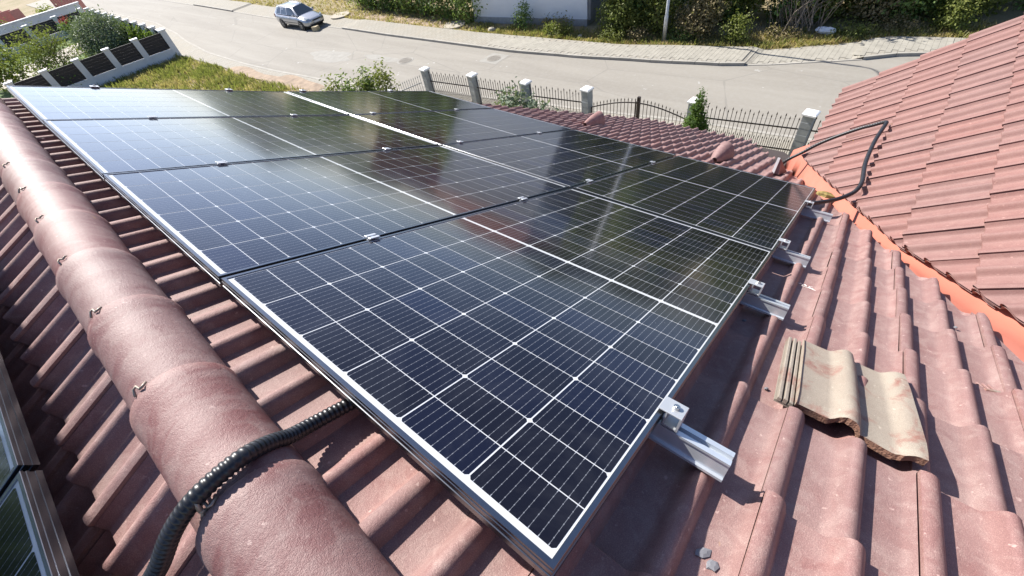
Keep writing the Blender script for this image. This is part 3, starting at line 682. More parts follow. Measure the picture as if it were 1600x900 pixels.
def trunk(parent, h, r, limbs, seed, name='trunk', mat='bark', spread=0.6):
    rr = random.Random(seed); b = MB()
    P = [(0, 0, -.1)] + [(rr.gauss(0, .04) * h, rr.gauss(0, .04) * h, h * k / 4) for k in range(1, 5)]
    b.tube(smooth_path(P, 3), [r * (1 - .75 * i / 12) for i in range(13)], 7)
    for k in range(limbs):
        z = h * rr.uniform(.2, .85); a = rr.uniform(0, 6.3); L = h * rr.uniform(.3, .55) * spread / .6
        b.tube([(0, 0, z), (math.cos(a) * L * .5, math.sin(a) * L * .5, z + L * .45), (math.cos(a) * L, math.sin(a) * L, z + L * .8)], [r * .45, r * .3, r * .1], 5)
    link(name, b.mesh(name, mat, True), parent)
def bush(name, label, cat, x, y, blobs, n, size, mat, seed, h=1.0, r=.05, limbs=5, group=None, z=G, long=1.6, clump=1.0, shell=.55, extra=None):
    t = thing(name, label, cat, T3(x, y, z), group); trunk(t, h, r, limbs, seed); leaves('crown', blobs, n, size, mat, seed, t, long=long, clump=clump, shell=shell)
    if extra: leaves('dry_growth', *extra, seed + 99, t)
    return t
# hedge in front of the neighbouring white building
hl = ['first hedge shrub, at the end nearest the parked car', 'second hedge shrub along from the parked car', 'third hedge shrub along from the parked car', 'fourth hedge shrub along from the parked car', 'fifth hedge shrub along from the parked car', 'sixth hedge shrub along from the parked car, next to last', 'last hedge shrub, right against the white building']
for k in range(7):
    t_ = k / 6; x = 23.5 + (22.75 - 23.5) * t_; y = 36.6 + (22.9 - 36.6) * t_
    bl = [(0, 0, 1.2, .95, 1.15, 1.35), (.1, .1, 2.9, .9, 1.05, 1.4), (0, -.1, 4.3, .6, .7, 1.1)]
    bush('hedge_shrub', 'tall dark evergreen ' + hl[k], 'shrub', x + random.uniform(-.15, .15), y, bl, 5200, .17, 'leaf_dark' if k % 3 else 'leaf_mid', 40 + k, 3.6, .08, 6, 'tall hedge by the white building')
# overgrown bank on the right
spec = [
 ('leafy green shrub at the right corner of the white building', 22.95, 12.4, [(0, 0, 1.0, .8, .9, 1.1), (.3, .2, 2.0, .5, .6, .9), (-.1, -.6, .6, .6, .6, .7)], 4200, .15, 'leaf_light'),
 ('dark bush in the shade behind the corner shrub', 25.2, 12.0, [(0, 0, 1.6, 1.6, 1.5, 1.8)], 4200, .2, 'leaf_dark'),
 ('pale olive bush just left of the lamp post', 23.6, 10.35, [(0, 0, 1.2, .85, .8, 1.3), (.3, 0, 2.6, .7, .6, 1.0)], 4200, .14, 'leaf_light'),
 ('dark tall tree behind the lamp post', 26.4, 9.3, [(0, 0, 2.2, 1.5, 1.5, 2.2), (0, 0, 4.8, 1.5, 1.4, 1.8)], 6500, .22, 'leaf_mid'),
 ('dry yellowish bush right of the lamp post', 23.5, 8.25, [(0, 0, .8, .8, .85, .9), (.4, -.3, 1.3, .7, .6, .7)], 4200, .13, 'leaf_dry'),
 ('vine covered tree above the dry bush', 26.5, 6.9, [(0, 0, 2.3, 1.4, 1.5, 1.9), (.3, -.4, 4.3, 1.6, 1.6, 1.6)], 7500, .2, 'leaf_light'),
 ('small round green bush at the pavement edge', 23.25, 6.35, [(0, 0, .5, .5, .5, .6)], 1500, .11, 'leaf_light'),
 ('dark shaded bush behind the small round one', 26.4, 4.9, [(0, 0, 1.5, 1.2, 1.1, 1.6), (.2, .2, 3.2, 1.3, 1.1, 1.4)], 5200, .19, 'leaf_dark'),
 ('green creeper mound above the white bag', 28.0, 3.4, [(0, 0, 1.5, 1.3, 1.3, 1.6), (.5, .1, 3.4, 1.5, 1.4, 1.5)], 6500, .19, 'leaf_light'),
 ('brownish bush between the creeper mound and the right hand tree', 27.2, 1.6, [(0, 0, .9, .9, 1.0, 1.0)], 2800, .15, 'leaf_dry'),
 ('bright green tree over the bend of the pavement', 29.6, 1.2, [(0, 0, 2.4, 1.6, 1.7, 2.0), (.3, .2, 4.6, 1.6, 1.7, 1.6)], 7500, .2, 'leaf_light'),
 ('dark green tree right of the pavement bend', 30.0, -1.3, [(0, 0, 2.0, 1.5, 1.5, 2.0), (0, 0, 4.2, 1.5, 1.5, 1.5)], 6500, .2, 'leaf_mid'),
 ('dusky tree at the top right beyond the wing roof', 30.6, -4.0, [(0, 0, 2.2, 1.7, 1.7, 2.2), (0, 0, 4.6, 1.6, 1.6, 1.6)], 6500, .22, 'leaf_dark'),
 ('mid green filler bush behind the dry bush and lamp post', 26.0, 8.1, [(0, 0, 1.4, 1.3, 1.3, 1.5)], 4200, .17, 'leaf_mid'),
 ('bright leafy bush right behind the dead branches', 26.9, 3.9, [(0, 0, 1.5, 1.3, 1.3, 1.6)], 4500, .17, 'leaf_light'),
 ('mid green bush under the bright tree at the pavement bend', 28.0, .9, [(0, 0, 1.2, 1.4, 1.5, 1.4)], 4500, .17, 'leaf_mid'),
 ('leafy bush right of the pavement bend, half hidden by the wing roof', 28.8, -1.2, [(0, 0, 1.3, 1.4, 1.5, 1.5)], 4500, .18, 'leaf_light'),
 ('low green bush beside the wing roof edge', 26.9, -1.2, [(0, 0, .5, .6, .6, .6)], 1400, .13, 'leaf_light'),
]
for k, (lab, x, y, bl, n, s, mt) in enumerate(spec):
    bush('wild_bush', lab, 'bush' if 'tree' not in lab else 'tree', x, y, bl, n, s, mt, 100 + k, max(q[2] for q in bl), .07, 6, 'overgrown bank')
t = thing('dead_branches', 'bare grey tangle of dead branches left of the white bag', 'dead bush', T3(25.4, 4.3, G)); rr = random.Random(5); b = MB()
for k in range(90):
    a = rr.uniform(0, 6.3); L = rr.uniform(1.0, 2.3); z0 = rr.uniform(0, .4); s = rr.uniform(.2, .8)
    p0 = Vector((rr.gauss(0, .5), rr.gauss(0, .5), z0)); p1 = p0 + Vector((math.cos(a) * s * L * .5, math.sin(a) * s * L * .5, L * .6)); p2 = p1 + Vector((math.cos(a) * L * .4 * s, math.sin(a) * L * .4 * s - .2, L * .25))
    b.tube([p0, p1, p2], [.016, .011, .004], 4)
link('branch_tangle', b.mesh('branch_tangle', 'twig_grey'), t)
for k, (x, y, r_, h_) in enumerate(((34, 16, 3.2, 6.5), (33, 8, 3, 6.0), (33.5, 2.5, 3, 6.5), (34, -5, 3, 6), (27, 44, 3, 6), (30, 54, 3.5, 7), (26, 63, 3.5, 7))):
    bush('background_tree', ['broad tree far behind the white building', 'broad tree far behind the lamp post', 'broad tree far behind the creeper mound', 'broad tree far behind the wing roof', 'tree on the waste ground beyond the parked car', 'tall tree far up the street on the right side', 'last tree up the street on the right side'][k], 'tree', x, y, [(0, 0, h_ * .5, r_ * .8, r_ * .8, h_ * .4), (0, 0, h_ * .75, r_ * .6, r_ * .6, h_ * .32)], 5000, .32, 'leaf_dark', 160 + k, h_ * .8, .15, 6, 'background trees')
for k, (x, y) in enumerate(((-13.5, 14.5), (-10, 18.5), (-17, 11), (-8, 24))):
    bush('tall_tree', ['tall dark tree nearest behind the house', 'second tall dark tree behind the house', 'third tall dark tree, far side behind the house', 'fourth tall dark tree, beyond the gable'][k], 'tree', x, y, [(0, 0, 6.0, 2.8, 2.8, 4.0), (0, 0, 10.2, 2.2, 2.2, 2.8)], 5000, .42, 'leaf_dark', 180 + k, 10, .25, 8, 'tall trees behind the house')
# garden plants
def thuja(x, y, h, r, label, seed, n=3500, size=.09, group=None, mat='leaf_thuja'):
    t = thing('thuja', label, 'conifer', T3(x, y, G), group); trunk(t, h * .8, .04, 3, seed, spread=.2)
    bl = [(0, 0, h * (.05 + .92 * k / 15), r * (1 - (k / 15.6) ** 1.25) * (.88 if k == 0 else 1), r * (1 - (k / 15.6) ** 1.25) * (.88 if k == 0 else 1), h * .06) for k in range(16)]
    leaves('crown', bl, n, size, mat, seed, t, long=1.7, clump=.5, shell=.45)
thuja(12.80, 4.02, 2.70, .56, 'pointed bright green conifer beside the gate pillar', 3, 22000, .075)
rr = random.Random(12)
for k in range(10):
    y = 45.2 + k * 2.2
    thuja(9.85 + .02 * k, y, 2.05 + rr.uniform(-.1, .15), .55, ['first', 'second', 'third', 'fourth', 'fifth', 'sixth', 'seventh', 'eighth', 'ninth', 'tenth'][k] + ' conifer from the white corner post along the neighbouring street fence', 300 + k, 2200, .2, 'conifers inside the neighbouring fence', 'leaf_thuja')
bush('oleander_bush', 'large round silvery green bush in the neighbouring garden', 'bush', 8.0, 52.2, [(0, 0, 1.35, 1.75, 2.1, 1.25), (.3, .8, 2.1, 1.2, 1.3, .9), (-.4, -1.2, 1.0, 1.2, 1.2, .9)], 11000, .22, 'leaf_silver', 21, 1.6, .06, 8, long=2.6)
bush('garden_tree', 'loose light green young tree in the neighbouring garden', 'tree', 3.9, 48.6, [(0, 0, 2.6, 1.3, 1.4, 1.0), (-1.1, -.6, 1.8, .9, 1.0, .8), (.8, -.5, 1.7, .8, .9, .8), (-.3, -.9, 1.1, 1.0, .8, .8)], 5200, .17, 'leaf_light', 22, 3.0, .06, 12, clump=1.2, long=2.4)
bush('garden_tree', 'yellow green shrub at the left edge beyond the array', 'shrub', 1.2, 54.0, [(0, 0, 1.6, 1.5, 1.6, 1.4)], 2200, .24, 'leaf_light', 23, 1.6, .05, 6)
bush('garden_shrub', 'dark green shrub against the near white fence behind the array edge', 'shrub', 3.6, 45.2, [(0, 0, .8, 1.4, .5, .8)], 1500, .2, 'leaf_mid', 24, .8, .04, 4)
t = bush('rose_bush', 'dark bush with a red flower by the back fence', 'bush', 8.6, 66.0, [(0, 0, .8, .8, .9, .9)], 900, .2, 'leaf_dark', 25, .8, .04, 4)
leaves('flower', [(-.2, -.3, 1.7, .3, .3, .25)], 70, .2, 'flower', 26, t)
bush('yard_shrub', 'yellow green shrub in front of the pink fence', 'shrub', 9.2, 77.5, [(0, 0, .9, 1.0, 1.2, 1.0)], 1300, .26, 'leaf_light', 27, 1.0, .04, 4)
bush('yard_shrub', 'dark low shrub by the grey wall at the top left corner', 'shrub', 4.2, 82.0, [(0, 0, .6, 2.0, 1.5, .8)], 1300, .26, 'leaf_dark', 28, .6, .04, 4)
# saplings that stick up behind the array
sap = [(8.25, 17.1, 3.05, .30, 'leftmost short leafy fruit shoot behind the array'), (8.62, 16.5, 3.2, .33, 'second leafy fruit shoot from the left behind the array'), (8.95, 16.0, 3.0, .30, 'third leafy fruit shoot from the left behind the array'), (9.15, 15.75, 3.35, .26, 'narrow fourth leafy fruit shoot from the left behind the array'), (9.35, 15.05, 3.55, .36, 'tallest leafy fruit shoot, rightmost behind the array')]
for k, (x, y, h, r, lab) in enumerate(sap):
    t = thing('fruit_sapling', lab, 'sapling', T3(x, y, G), 'saplings behind the array'); trunk(t, h * .9, .03, 5, 60 + k, spread=.25)
    leaves('crown', [(0, 0, h * .52, r * .95, r * .95, h * .28), (0, 0, h * .80, r * .62, r * .62, h * .17)], 1200, .15, 'leaf_light' if k % 2 == 0 else 'leaf_mid', 60 + k, t, long=2.3, droop=.5)
bush('vine_bush', 'pale leafy bush between the roof and the picket fence', 'bush', 11.9, 10.55, [(0, 0, 1.0, .6, 1.0, .8), (.1, -.8, .8, .5, .8, .6), (0, .4, 1.6, .4, .4, .4)], 1700, .17, 'leaf_silver', 70, 1.2, .04, 5, long=1.5)
# waste ground: grass, weeds
def tufts(name, label, n, area, hs, mat, seed, blades=5, wdt=.035):
    rr = random.Random(seed); v = []; f = []; var = []
    for _ in range(n):
        x, y = area(rr); q = rr.random(); h = rr.uniform(*hs)
        for k in range(blades):
            a = rr.uniform(0, 6.3); l = rr.uniform(.1, .6) * h; bx, by = x + rr.gauss(0, .06), y + rr.gauss(0, .06); ca, sa = math.cos(a), math.sin(a); ww = wdt * rr.uniform(.6, 1.3); hh = h * rr.uniform(.5, 1)
            o = len(v); v += [(bx - sa * ww, by + ca * ww, G), (bx + sa * ww, by - ca * ww, G), (bx + ca * l + sa * ww * .4, by + sa * l - ca * ww * .4, G + hh), (bx + ca * l - sa * ww * .4, by + sa * l + ca * ww * .4, G + hh)]
            f.append((o, o + 1, o + 2, o + 3)); var.append(min(1, q * .7 + rr.random() * .3))
    me = bpy.data.meshes.new(name); me.from_pydata(v, [], f); me.materials.append(M[mat]); at = me.attributes.new('var', 'FLOAT', 'FACE'); at.data.foreach_set('value', var)
    return tag(link(name, me), label, 'grass', kind='stuff')
def patchy(x, y): return .5 + .5 * math.sin(x * 1.3 + 1.7 * math.sin(y * .55)) * math.sin(y * .8 + 1.1 * math.sin(x * .9))
def area_lot(dry):
    def f(rr):
        while True:
            y = rr.uniform(22, 43.6); x1 = interp(NB, y) - .15; x = rr.uniform(max(2.0, x1 - 8), x1); q = patchy(x, y)
            if rr.random() < (q if dry else 1 - q) ** 1.5: return x, y
    return f
tufts('grass', 'fresh yellow green weeds on the empty lot', 4200, area_lot(False), (.10, .42), 'grass', 1, 6, .026)
tufts('grass', 'dry straw coloured grass on the empty lot', 3600, area_lot(True), (.08, .32), 'dry_grass', 11, 6, .022)
def area_bank(rr):
    y = rr.uniform(-4, 21.5); x0 = interp(FB, y) + .05; return x0 + abs(rr.gauss(0, .85)), y
tufts('verge_grass', 'dry grass along the back of the far pavement', 3400, area_bank, (.05, .20), 'dry_grass', 2, 5, .022)
tufts('verge_grass', 'green weeds along the back of the far pavement', 700, area_bank, (.08, .32), 'grass', 12, 6, .026)
def area_bank2(rr):
    y = rr.uniform(21, 62); x0 = interp(FB, y) + .1; return x0 + rr.uniform(0, 1) ** 1.5 * (3.2 if y < 37 else 7), y
tufts('verge_grass', 'sparse dry grass in front of the hedge and beyond the car', 3000, area_bank2, (.05, .22), 'dry_grass', 3, 4, .028)
for k, (x, y, mt, lab) in enumerate(((22.0, 12.2, 'leaf_light', 'low weeds between the corner shrub and the pavement'), (22.6, 10.9, 'leaf_dry', 'low dry weeds left of the lamp post base'), (22.9, 8.9, 'leaf_mid', 'small green weeds at the foot of the dry bush'), (24.2, 4.6, 'leaf_dry', 'reddish dry weeds left of the dead branches'), (25.3, 2.2, 'leaf_light', 'bright weeds right of the white bag'), (26.2, .5, 'leaf_dry', 'straw coloured weeds at the pavement bend'))):
    bush('weeds', lab, 'weeds', x, y, [(0, 0, .22, .5, .8, .28)], 700, .10, mt, 210 + k, .3, .02, 3, 'weeds on the verge')
for k, (x, y, s, lab) in enumerate(((21.35, 20.2, .25, 'grey stone on the grass in front of the hedge end'), (21.6, 16.0, .14, 'small pale stone on the verge in front of the white wall'), (24.0, 7.0, .2, 'pale stone on the dry verge near the small round bush'), (21.9, 14.1, .15, 'pale stone at the pavement edge near the white building corner'))):
    rr = random.Random(k + 5); b = MB(); ring = lambda f_, z: [(s * f_ * math.cos(6.283 * q / 8) * rr.uniform(.8, 1.1), s * f_ * math.sin(6.283 * q / 8) * rr.uniform(.8, 1.1), z) for q in range(8)]
    b.loft([ring(.9, 0), ring(1, s * .4), ring(.8, s * .8), ring(.3, s)]); me = b.mesh('stone', 'concrete_pale'); recalc(me); tag(link('stone', me, None, T3(x, y, G)), lab, 'stone')
b = MB(); disc(b, 0, 0, 0, .75, .10, 24); tag(link('concrete_lid', b.mesh('concrete_lid', 'concrete_pale'), None, T3(21.55, 23.7, G)), 'round concrete well lid on the verge below the hedge', 'well lid')
b = MB(); disc(b, 0, 0, 0, .8, .08, 24); tag(link('concrete_slab', b.mesh('concrete_slab', 'concrete_pale'), None, T3(20.9, 36.2, G + .03)), 'pale concrete slab just right of the car', 'slab')

# ------------------------------------------------------------------ own picket fence, pillars and gate
simple('pillar_block', (0.30, 0.32, 0.32), 0.85, var=0.12, sc_=5, bump=.3)
simple('pillar_cap', (0.80, 0.80, 0.78), 0.7, var=0.04)
simple('iron', (0.035, 0.024, 0.02), 0.5, var=0.2)
simple('iron_grey', (0.32, 0.33, 0.33), 0.55, var=0.15)
simple('base_wall', (0.55, 0.53, 0.48), 0.9)
pil = [(12.56, 16.44), (12.84, 13.71), (13.05, 10.97), (13.38, 8.34), (13.85, 4.49), (14.29, 1.23)]
pil.append((14.65, -1.9))
pll = ['corner pillar where the two picket fences meet', 'second fence pillar from the corner', 'third fence pillar from the corner, above the pale bush', 'gate pillar on the left of the double gate', 'gate pillar behind the pointed conifer', 'fence pillar next to the wing roof', 'fence pillar hidden past the wing roof']
b = MB(); b.box(-.15, -.15, 0, .15, .15, .196, bev=.006); blk_me = b.mesh('block', 'pillar_block')
b = MB(); b.loft([[(-.19, -.19, 0), (.19, -.19, 0), (.19, .19, 0), (-.19, .19, 0)], [(-.19, -.19, .05), (.19, -.19, .05), (.19, .19, .05), (-.19, .19, .05)], [(-.15, -.15, .075), (.15, -.15, .075), (.15, .15, .075), (-.15, .15, .075)]]); pcap_me = b.mesh('cap', 'pillar_cap')
for k, (x, y) in enumerate(pil[:6]):
    t = thing('fence_pillar', 'grey block ' + pll[k] + ', white cap', 'fence pillar', T3(x, y, G) @ RZ(R(-6)), 'pillars of the picket fence')
    for i in range(8): link('block', blk_me, t, T3(random.uniform(-.004, .004), random.uniform(-.004, .004), .05 + i * .2))
    link('cap', pcap_me, t, T3(0, 0, 1.65))
def picket_mesh(h, r=.0085):
    b = MB(); b.box(-r, -r, 0, r, r, h - .10); b.loft([[(-r, -r, h - .10), (r, -r, h - .10), (r, r, h - .10), (-r, r, h - .10)], [(-r * 2.2, -r, h - .075), (r * 2.2, -r, h - .075), (r * 2.2, r, h - .075), (-r * 2.2, r, h - .075)], [(-.002, -.002, h), (.002, -.002, h), (.002, .002, h), (-.002, .002, h)]]); return b
def fence(a, c, label, mat, sp=.125, short=True, hs=(1.5, 1.41)):
    a, c = Vector((*a, G)), Vector((*c, G)); d = c - a; L = d.length; ang = math.atan2(d.y, d.x)
    t = thing('picket_fence', label, 'fence', T3(*a) @ RZ(ang), 'picket fence panels')
    b = MB(); b.box(.16, -.1, -.1, L - .16, .1, .12); link('base_wall', b.mesh('base_wall', 'base_wall'), t)
    for z in (.42, 1.14):
        b = MB(); b.box(.16, -.014, z, L - .16, .014, z + .035); link('rail', b.mesh('rail', mat), t)
    ms = [picket_mesh(h).mesh('picket', mat) for h in hs] + [picket_mesh(.68).mesh('short_picket', mat)]
    n = int((L - .34) / sp)
    for i in range(n + 1):
        link('picket', ms[i % 2], t, T3(.18 + i * sp, 0.0305, .1))
        if short and i < n: link('short_picket', ms[2], t, T3(.18 + (i + .5) * sp, .0305, .1))
fl = ['picket fence panel just right of the corner pillar', 'picket fence panel with the pale bush in front', 'picket fence panel left of the double gate', None, 'picket fence panel between the conifer and the pillar by the wing roof', 'short piece of picket fence disappearing behind the wing roof']
for k in range(6):
    if k == 3: continue
    fence(pil[k], pil[k + 1], fl[k], 'iron')
fence((12.45, 16.55), (8.3, 17.75), 'pale grey picket fence running left from the corner pillar', 'iron_grey', .11, True, (1.42, 1.42))
# double gate
ga, gb = Vector((*pil[3], G)), Vector((*pil[4], G)); gd = gb - ga; GL = gd.length
for leaf in range(2):
    t = thing('gate_leaf', ('left' if leaf == 0 else 'right') + ' leaf of the black arched double gate', 'gate', T3(*ga) @ RZ(math.atan2(gd.y, gd.x)), 'leaves of the double gate')
    x0 = .20 if leaf == 0 else GL / 2 + .02; x1 = GL / 2 - .02 if leaf == 0 else GL - .2
    top = lambda x: 1.02 + .36 * math.sin(math.pi * (x - .2) / (GL - .4))
    b = MB(); P = [(x0 + (x1 - x0) * i / 14, 0, top(x0 + (x1 - x0) * i / 14)) for i in range(15)]; b.tube(P, .021, 6); link('top_rail', b.mesh('top_rail', 'iron'), t)
    b = MB(); b.box(x0, -.018, .12, x1, .018, .16); link('bottom_rail', b.mesh('bottom_rail', 'iron'), t)
    for xs in ((x0, x1 - (.035 if leaf == 0 else 0))):
        b = MB(); b.box(xs - .02, -.02, .08, xs + .02, .02, top(xs) + (.05 if abs(xs - GL / 2) < .2 else 0)); link('stile', b.mesh('stile', 'iron'), t)
    n = 13
    for i in range(n):
        x = x0 + (x1 - x0) * (i + .6) / n; link('bar', picket_mesh(top(x) + .17 - .14).mesh('bar', 'iron'), t, T3(x, .0, .14))
b = MB(); b.box(-.05, -.05, 0, .05, .05, 1.55); b.box(-.12, -.12, 0, .12, .12, .06); tag(link('gate_stop_post', b.mesh('gate_stop_post', 'iron'), None, T3(*(ga.lerp(gb, .5))) @ T3(.11, 0, 0)), 'dark post in the middle of the double gate', 'gate post')

# ------------------------------------------------------------------ street lamp, bag, box
t = thing('street_lamp', 'pale grey street lamp pole on the far pavement edge', 'street lamp', T3(22.45, 9.45, G))
b = MB(); b.tube([(0, 0, 0), (0, 0, 1.2), (0, 0, 1.25), (0, 0, 7.3)], [.095, .095, .075, .055], 12); link('pole', b.mesh('pole', 'galvanised', True), t)
b = MB(); b.tube(smooth_path([(0, 0, 7.2), (-.1, 0, 7.65), (-.5, -.05, 7.9), (-1.3, -.1, 8.0)], 5), .035, 8); link('arm', b.mesh('arm', 'galvanised', True), t)
b = MB(); b.box(-1.8, -.2, 7.96, -1.25, .0, 8.06, bev=.02); link('lamp_head', b.mesh('lamp_head', 'galvanised'), t)
b = MB(); b.box(-.2, -.2, 0, .2, .2, .06, bev=.01); link('base_plate', b.mesh('base_plate', 'concrete_pale'), t)
rr = random.Random(9); b = MB(); rings = []
for k, (xx, r_) in enumerate(((-.42, .05), (-.36, .16), (-.15, .2), (.1, .19), (.3, .15), (.40, .05))):
    rings.append([(r_ * .9 * math.cos(6.283 * q / 10) * rr.uniform(.8, 1.2), xx, .16 + r_ * .8 * math.sin(6.283 * q / 10) * rr.uniform(.7, 1.2)) for q in range(10)])
b.loft(rings); simple('white_bag', (0.72, 0.74, 0.76), 0.5, var=.06, sc_=8); me = b.mesh('plastic_bag', 'white_bag'); recalc(me)
tag(link('plastic_bag', me, None, T3(25.0, 2.95, G + .05)), 'white plastic bag dumped under the bushes', 'bag')
simple('cardboard', (0.42, 0.35, 0.22), 0.9)
b = MB(); b.box(-.2, -.22, 0, .2, .22, .30, bev=.01); tag(link('cardboard_box', b.mesh('cardboard_box', 'cardboard'), None, T3(17.95, 35.25, G + .01) @ RZ(.4)), 'small tan box on the road at the car bumper', 'box')

# ------------------------------------------------------------------ car
m = NT('car_paint'); m.col((0.40, 0.41, 0.42)); m.rough(0.32); m.set(Metallic=0.65, Coat_Weight=1.0, Coat_Roughness=0.04); M['car_paint'] = m.m
m = NT('car_glass'); m.col((0.02, 0.03, 0.035)); m.rough(0.04); m.set(Specular_IOR_Level=0.8, Coat_Weight=0.6); M['car_glass'] = m.m
simple('tyre', (0.018, 0.018, 0.018), 0.85); simple('rim', (0.30, 0.31, 0.32), 0.35, 0.9); simple('car_trim', (0.02, 0.02, 0.022), 0.5); simple('plate', (0.75, 0.75, 0.75), 0.5)
m = NT('headlight'); m.col((0.55, 0.60, 0.62)); m.rough(0.08); m.set(Coat_Weight=1.0); M['headlight'] = m.m
simple('tail_light', (0.35, 0.02, 0.02), 0.2)
def car():
    t = thing('estate_car', 'silver estate car parked half on the far pavement', 'car', T3(18.5, 35.65, G + .03) @ RZ(R(1.5)))
    # +y runs from the front bumper (0) to the rear (4.7); x across
    st = [(0.0, .52, .34, .60), (.06, .68, .27, .66), (.22, .80, .21, .71), (.6, .865, .19, .80), (1.0, .885, .19, .88), (1.35, .89, .19, .94), (2.6, .89, .19, .97), (3.8, .885, .19, .99), (4.35, .86, .22, 1.0), (4.6, .80, .28, .98), (4.68, .70, .36, .90)]
    n = 24; rings = []
    for y, hw, z0, z1 in st:
        ring = []
        for k in range(n):
            a = 2 * math.pi * k / n; ca, sa = math.cos(a), math.sin(a); e = .45
            xx = hw * math.copysign(abs(ca) ** e, ca); zz = (z0 + z1) / 2 + (z1 - z0) / 2 * math.copysign(abs(sa) ** e, sa)
            if sa > 0: xx *= 1 - .07 * abs(sa) ** 2
            ring.append((xx, y, zz))
        rings.append(ring)
    b = MB(); b.loft(rings); me = autosmooth(b.mesh('body', 'car_paint'), 40); body = link('body', me, t)
    lo = [(-.79, 1.12, .90), (.79, 1.12, .90), (.81, 2.6, .95), (.80, 4.2, .97), (.72, 4.60, .96), (-.72, 4.60, .96), (-.80, 4.2, .97), (-.81, 2.6, .95)]
    hi = [(-.52, 1.98, 1.415), (.52, 1.98, 1.415), (.565, 2.7, 1.455), (.55, 3.8, 1.445), (.50, 4.18, 1.41), (-.50, 4.18, 1.41), (-.55, 3.8, 1.445), (-.565, 2.7, 1.455)]
    hi2 = [(x * .75, (y - 3.05) * .85 + 3.05, z + .035) for x, y, z in hi]
    b = MB(); b.loft([lo, hi, hi2]); cab = link('cabin', autosmooth(b.mesh('cabin', 'car_paint'), 50), t)
    for s in (-1, 1):
        b = MB(); b.box(.555 * s - .015, 2.2, 1.475, .555 * s + .015, 4.0, 1.50, bev=.005); link('roof_bar', b.mesh('roof_bar', 'car_paint'), cab)
    def pane(q, name, mat='car_glass', par=t, off=.006):
        q = [Vector(p) for p in q]; nrm = (q[1] - q[0]).cross(q[2] - q[0]).normalized(); c = sum(q, Vector()) / len(q)
        if nrm.dot(c - Vector((0, 2.8, .9))) < 0: nrm = -nrm
        b = MB(); n_ = len(q); b.add([p + nrm * off for p in q] + [p - nrm * .004 for p in q], [tuple(range(n_))] + [(i, (i + 1) % n_, (i + 1) % n_ + n_, i + n_) for i in range(n_)]); me = b.mesh(name, mat); recalc(me); return link(name, me, par)
    L = lambda a, c, f: tuple(x + (y - x) * f for x, y in zip(a, c))
    def quad(a, b_, c, d, u0, u1, v0, v1):
        P = lambda u, v: L(L(a, b_, u), L(d, c, u), v)
        return [P(u0, v0), P(u1, v0), P(u1, v1), P(u0, v1)]
    pane(quad(lo[0], lo[1], hi[1], hi[0], .05, .95, .06, .96), 'windscreen'); pane(quad(lo[5], lo[4], hi[4], hi[5], .08, .92, .25, .92), 'rear_window')
    for s in (-1, 1):
        f = lambda p: (p[0] * s, p[1], p[2])
        A1, A2, A3, A4 = f(lo[1]), f(lo[2]), f(lo[3]), f(lo[4]); B1, B2, B3, B4 = f(hi[1]), f(hi[2]), f(hi[3]), f(hi[4])
        pane([L(A1, A2, .16), L(A1, A2, .98), L(L(A1, A2, .98), L(B1, B2, .97), .86), L(L(A1, A2, .16), L(B1, B2, .06), .86)], 'side_window')
        pane(quad(A2, A3, B3, B2, .04, .56, .05, .87), 'side_window'); pane(quad(A2, A3, B3, B2, .61, .985, .06, .86), 'side_window'); pane(quad(A3, A4, B4, B3, .06, .75, .1, .84), 'side_window')
        for yy in (1.0, 3.71):
            b = MB(); ring = lambda r, x: [(x, yy + r * math.cos(6.283 * k / 24), .31 + r * math.sin(6.283 * k / 24)) for k in range(24)]
            b.loft([ring(.37, s * .80), ring(.37, s * .893), ring(.36, s * .896)]); me = b.mesh('wheel_arch', 'car_trim'); recalc(me); link('wheel_arch', me, t)
            wh = bpy.data.objects.new('wheel', None); col.objects.link(wh); wh.parent = t
            b = MB(); b.loft([ring(.20, s * .72), ring(.30, s * .72), ring(.315, s * .75), ring(.315, s * .88), ring(.30, s * .905), ring(.20, s * .905)]); me = b.mesh('tyre', 'tyre', True); recalc(me); link('tyre', me, wh)
            b = MB(); b.loft([ring(.205, s * .86), ring(.205, s * .908), ring(.19, s * .908), ring(.18, s * .892)]); 
            for q in range(5):
                a = 6.283 * q / 5; mt = T3(s * .895, yy, .31) @ Matrix.Rotation(a, 4, 'X'); b.box(-.012, -.025, .02, .012, .025, .19, mt)
            me = b.mesh('rim', 'rim'); recalc(me); link('rim', me, wh)
        b = MB(); b.box(s * .90 - .09, 1.42, .93, s * .90 + .09, 1.52, 1.05, bev=.03); link('wing_mirror', b.mesh('wing_mirror', 'car_paint'), t)
        pane([(s * .44, .075, .605), (s * .78, .30, .70), (s * .80, .48, .765), (s * .74, .42, .775), (s * .46, .16, .69)], 'headlight', 'headlight', off=.035)
        pane([(s * .80, 4.56, .70), (s * .74, 4.66, .70), (s * .72, 4.64, .93), (s * .79, 4.55, .94)], 'tail_light', 'tail_light', off=.03)
        for yy in (2.28, 3.25):
            b = MB(); b.box(s * .885 - .02, yy, .80, s * .885 + .02, yy + .17, .825, bev=.006); link('door_handle', b.mesh('door_handle', 'car_paint'), t)
        b = MB(); b.box(s * .886 - .012, 1.45, .45, s * .886 + .010, 3.3, .49, bev=.004); link('side_moulding', b.mesh('side_moulding', 'car_trim'), t)
    b = MB(); b.box(-.34, -.012, .53, .34, .06, .615, bev=.01); link('grille', b.mesh('grille', 'car_trim'), t)
    b = MB(); b.box(-.60, -.015, .27, .60, .14, .36, bev=.02); link('lower_grille', b.mesh('lower_grille', 'car_trim'), t)
    b = MB(); b.box(-.26, -.035, .405, .26, -.012, .515); link('number_plate', b.mesh('number_plate', 'plate'), t)
car()

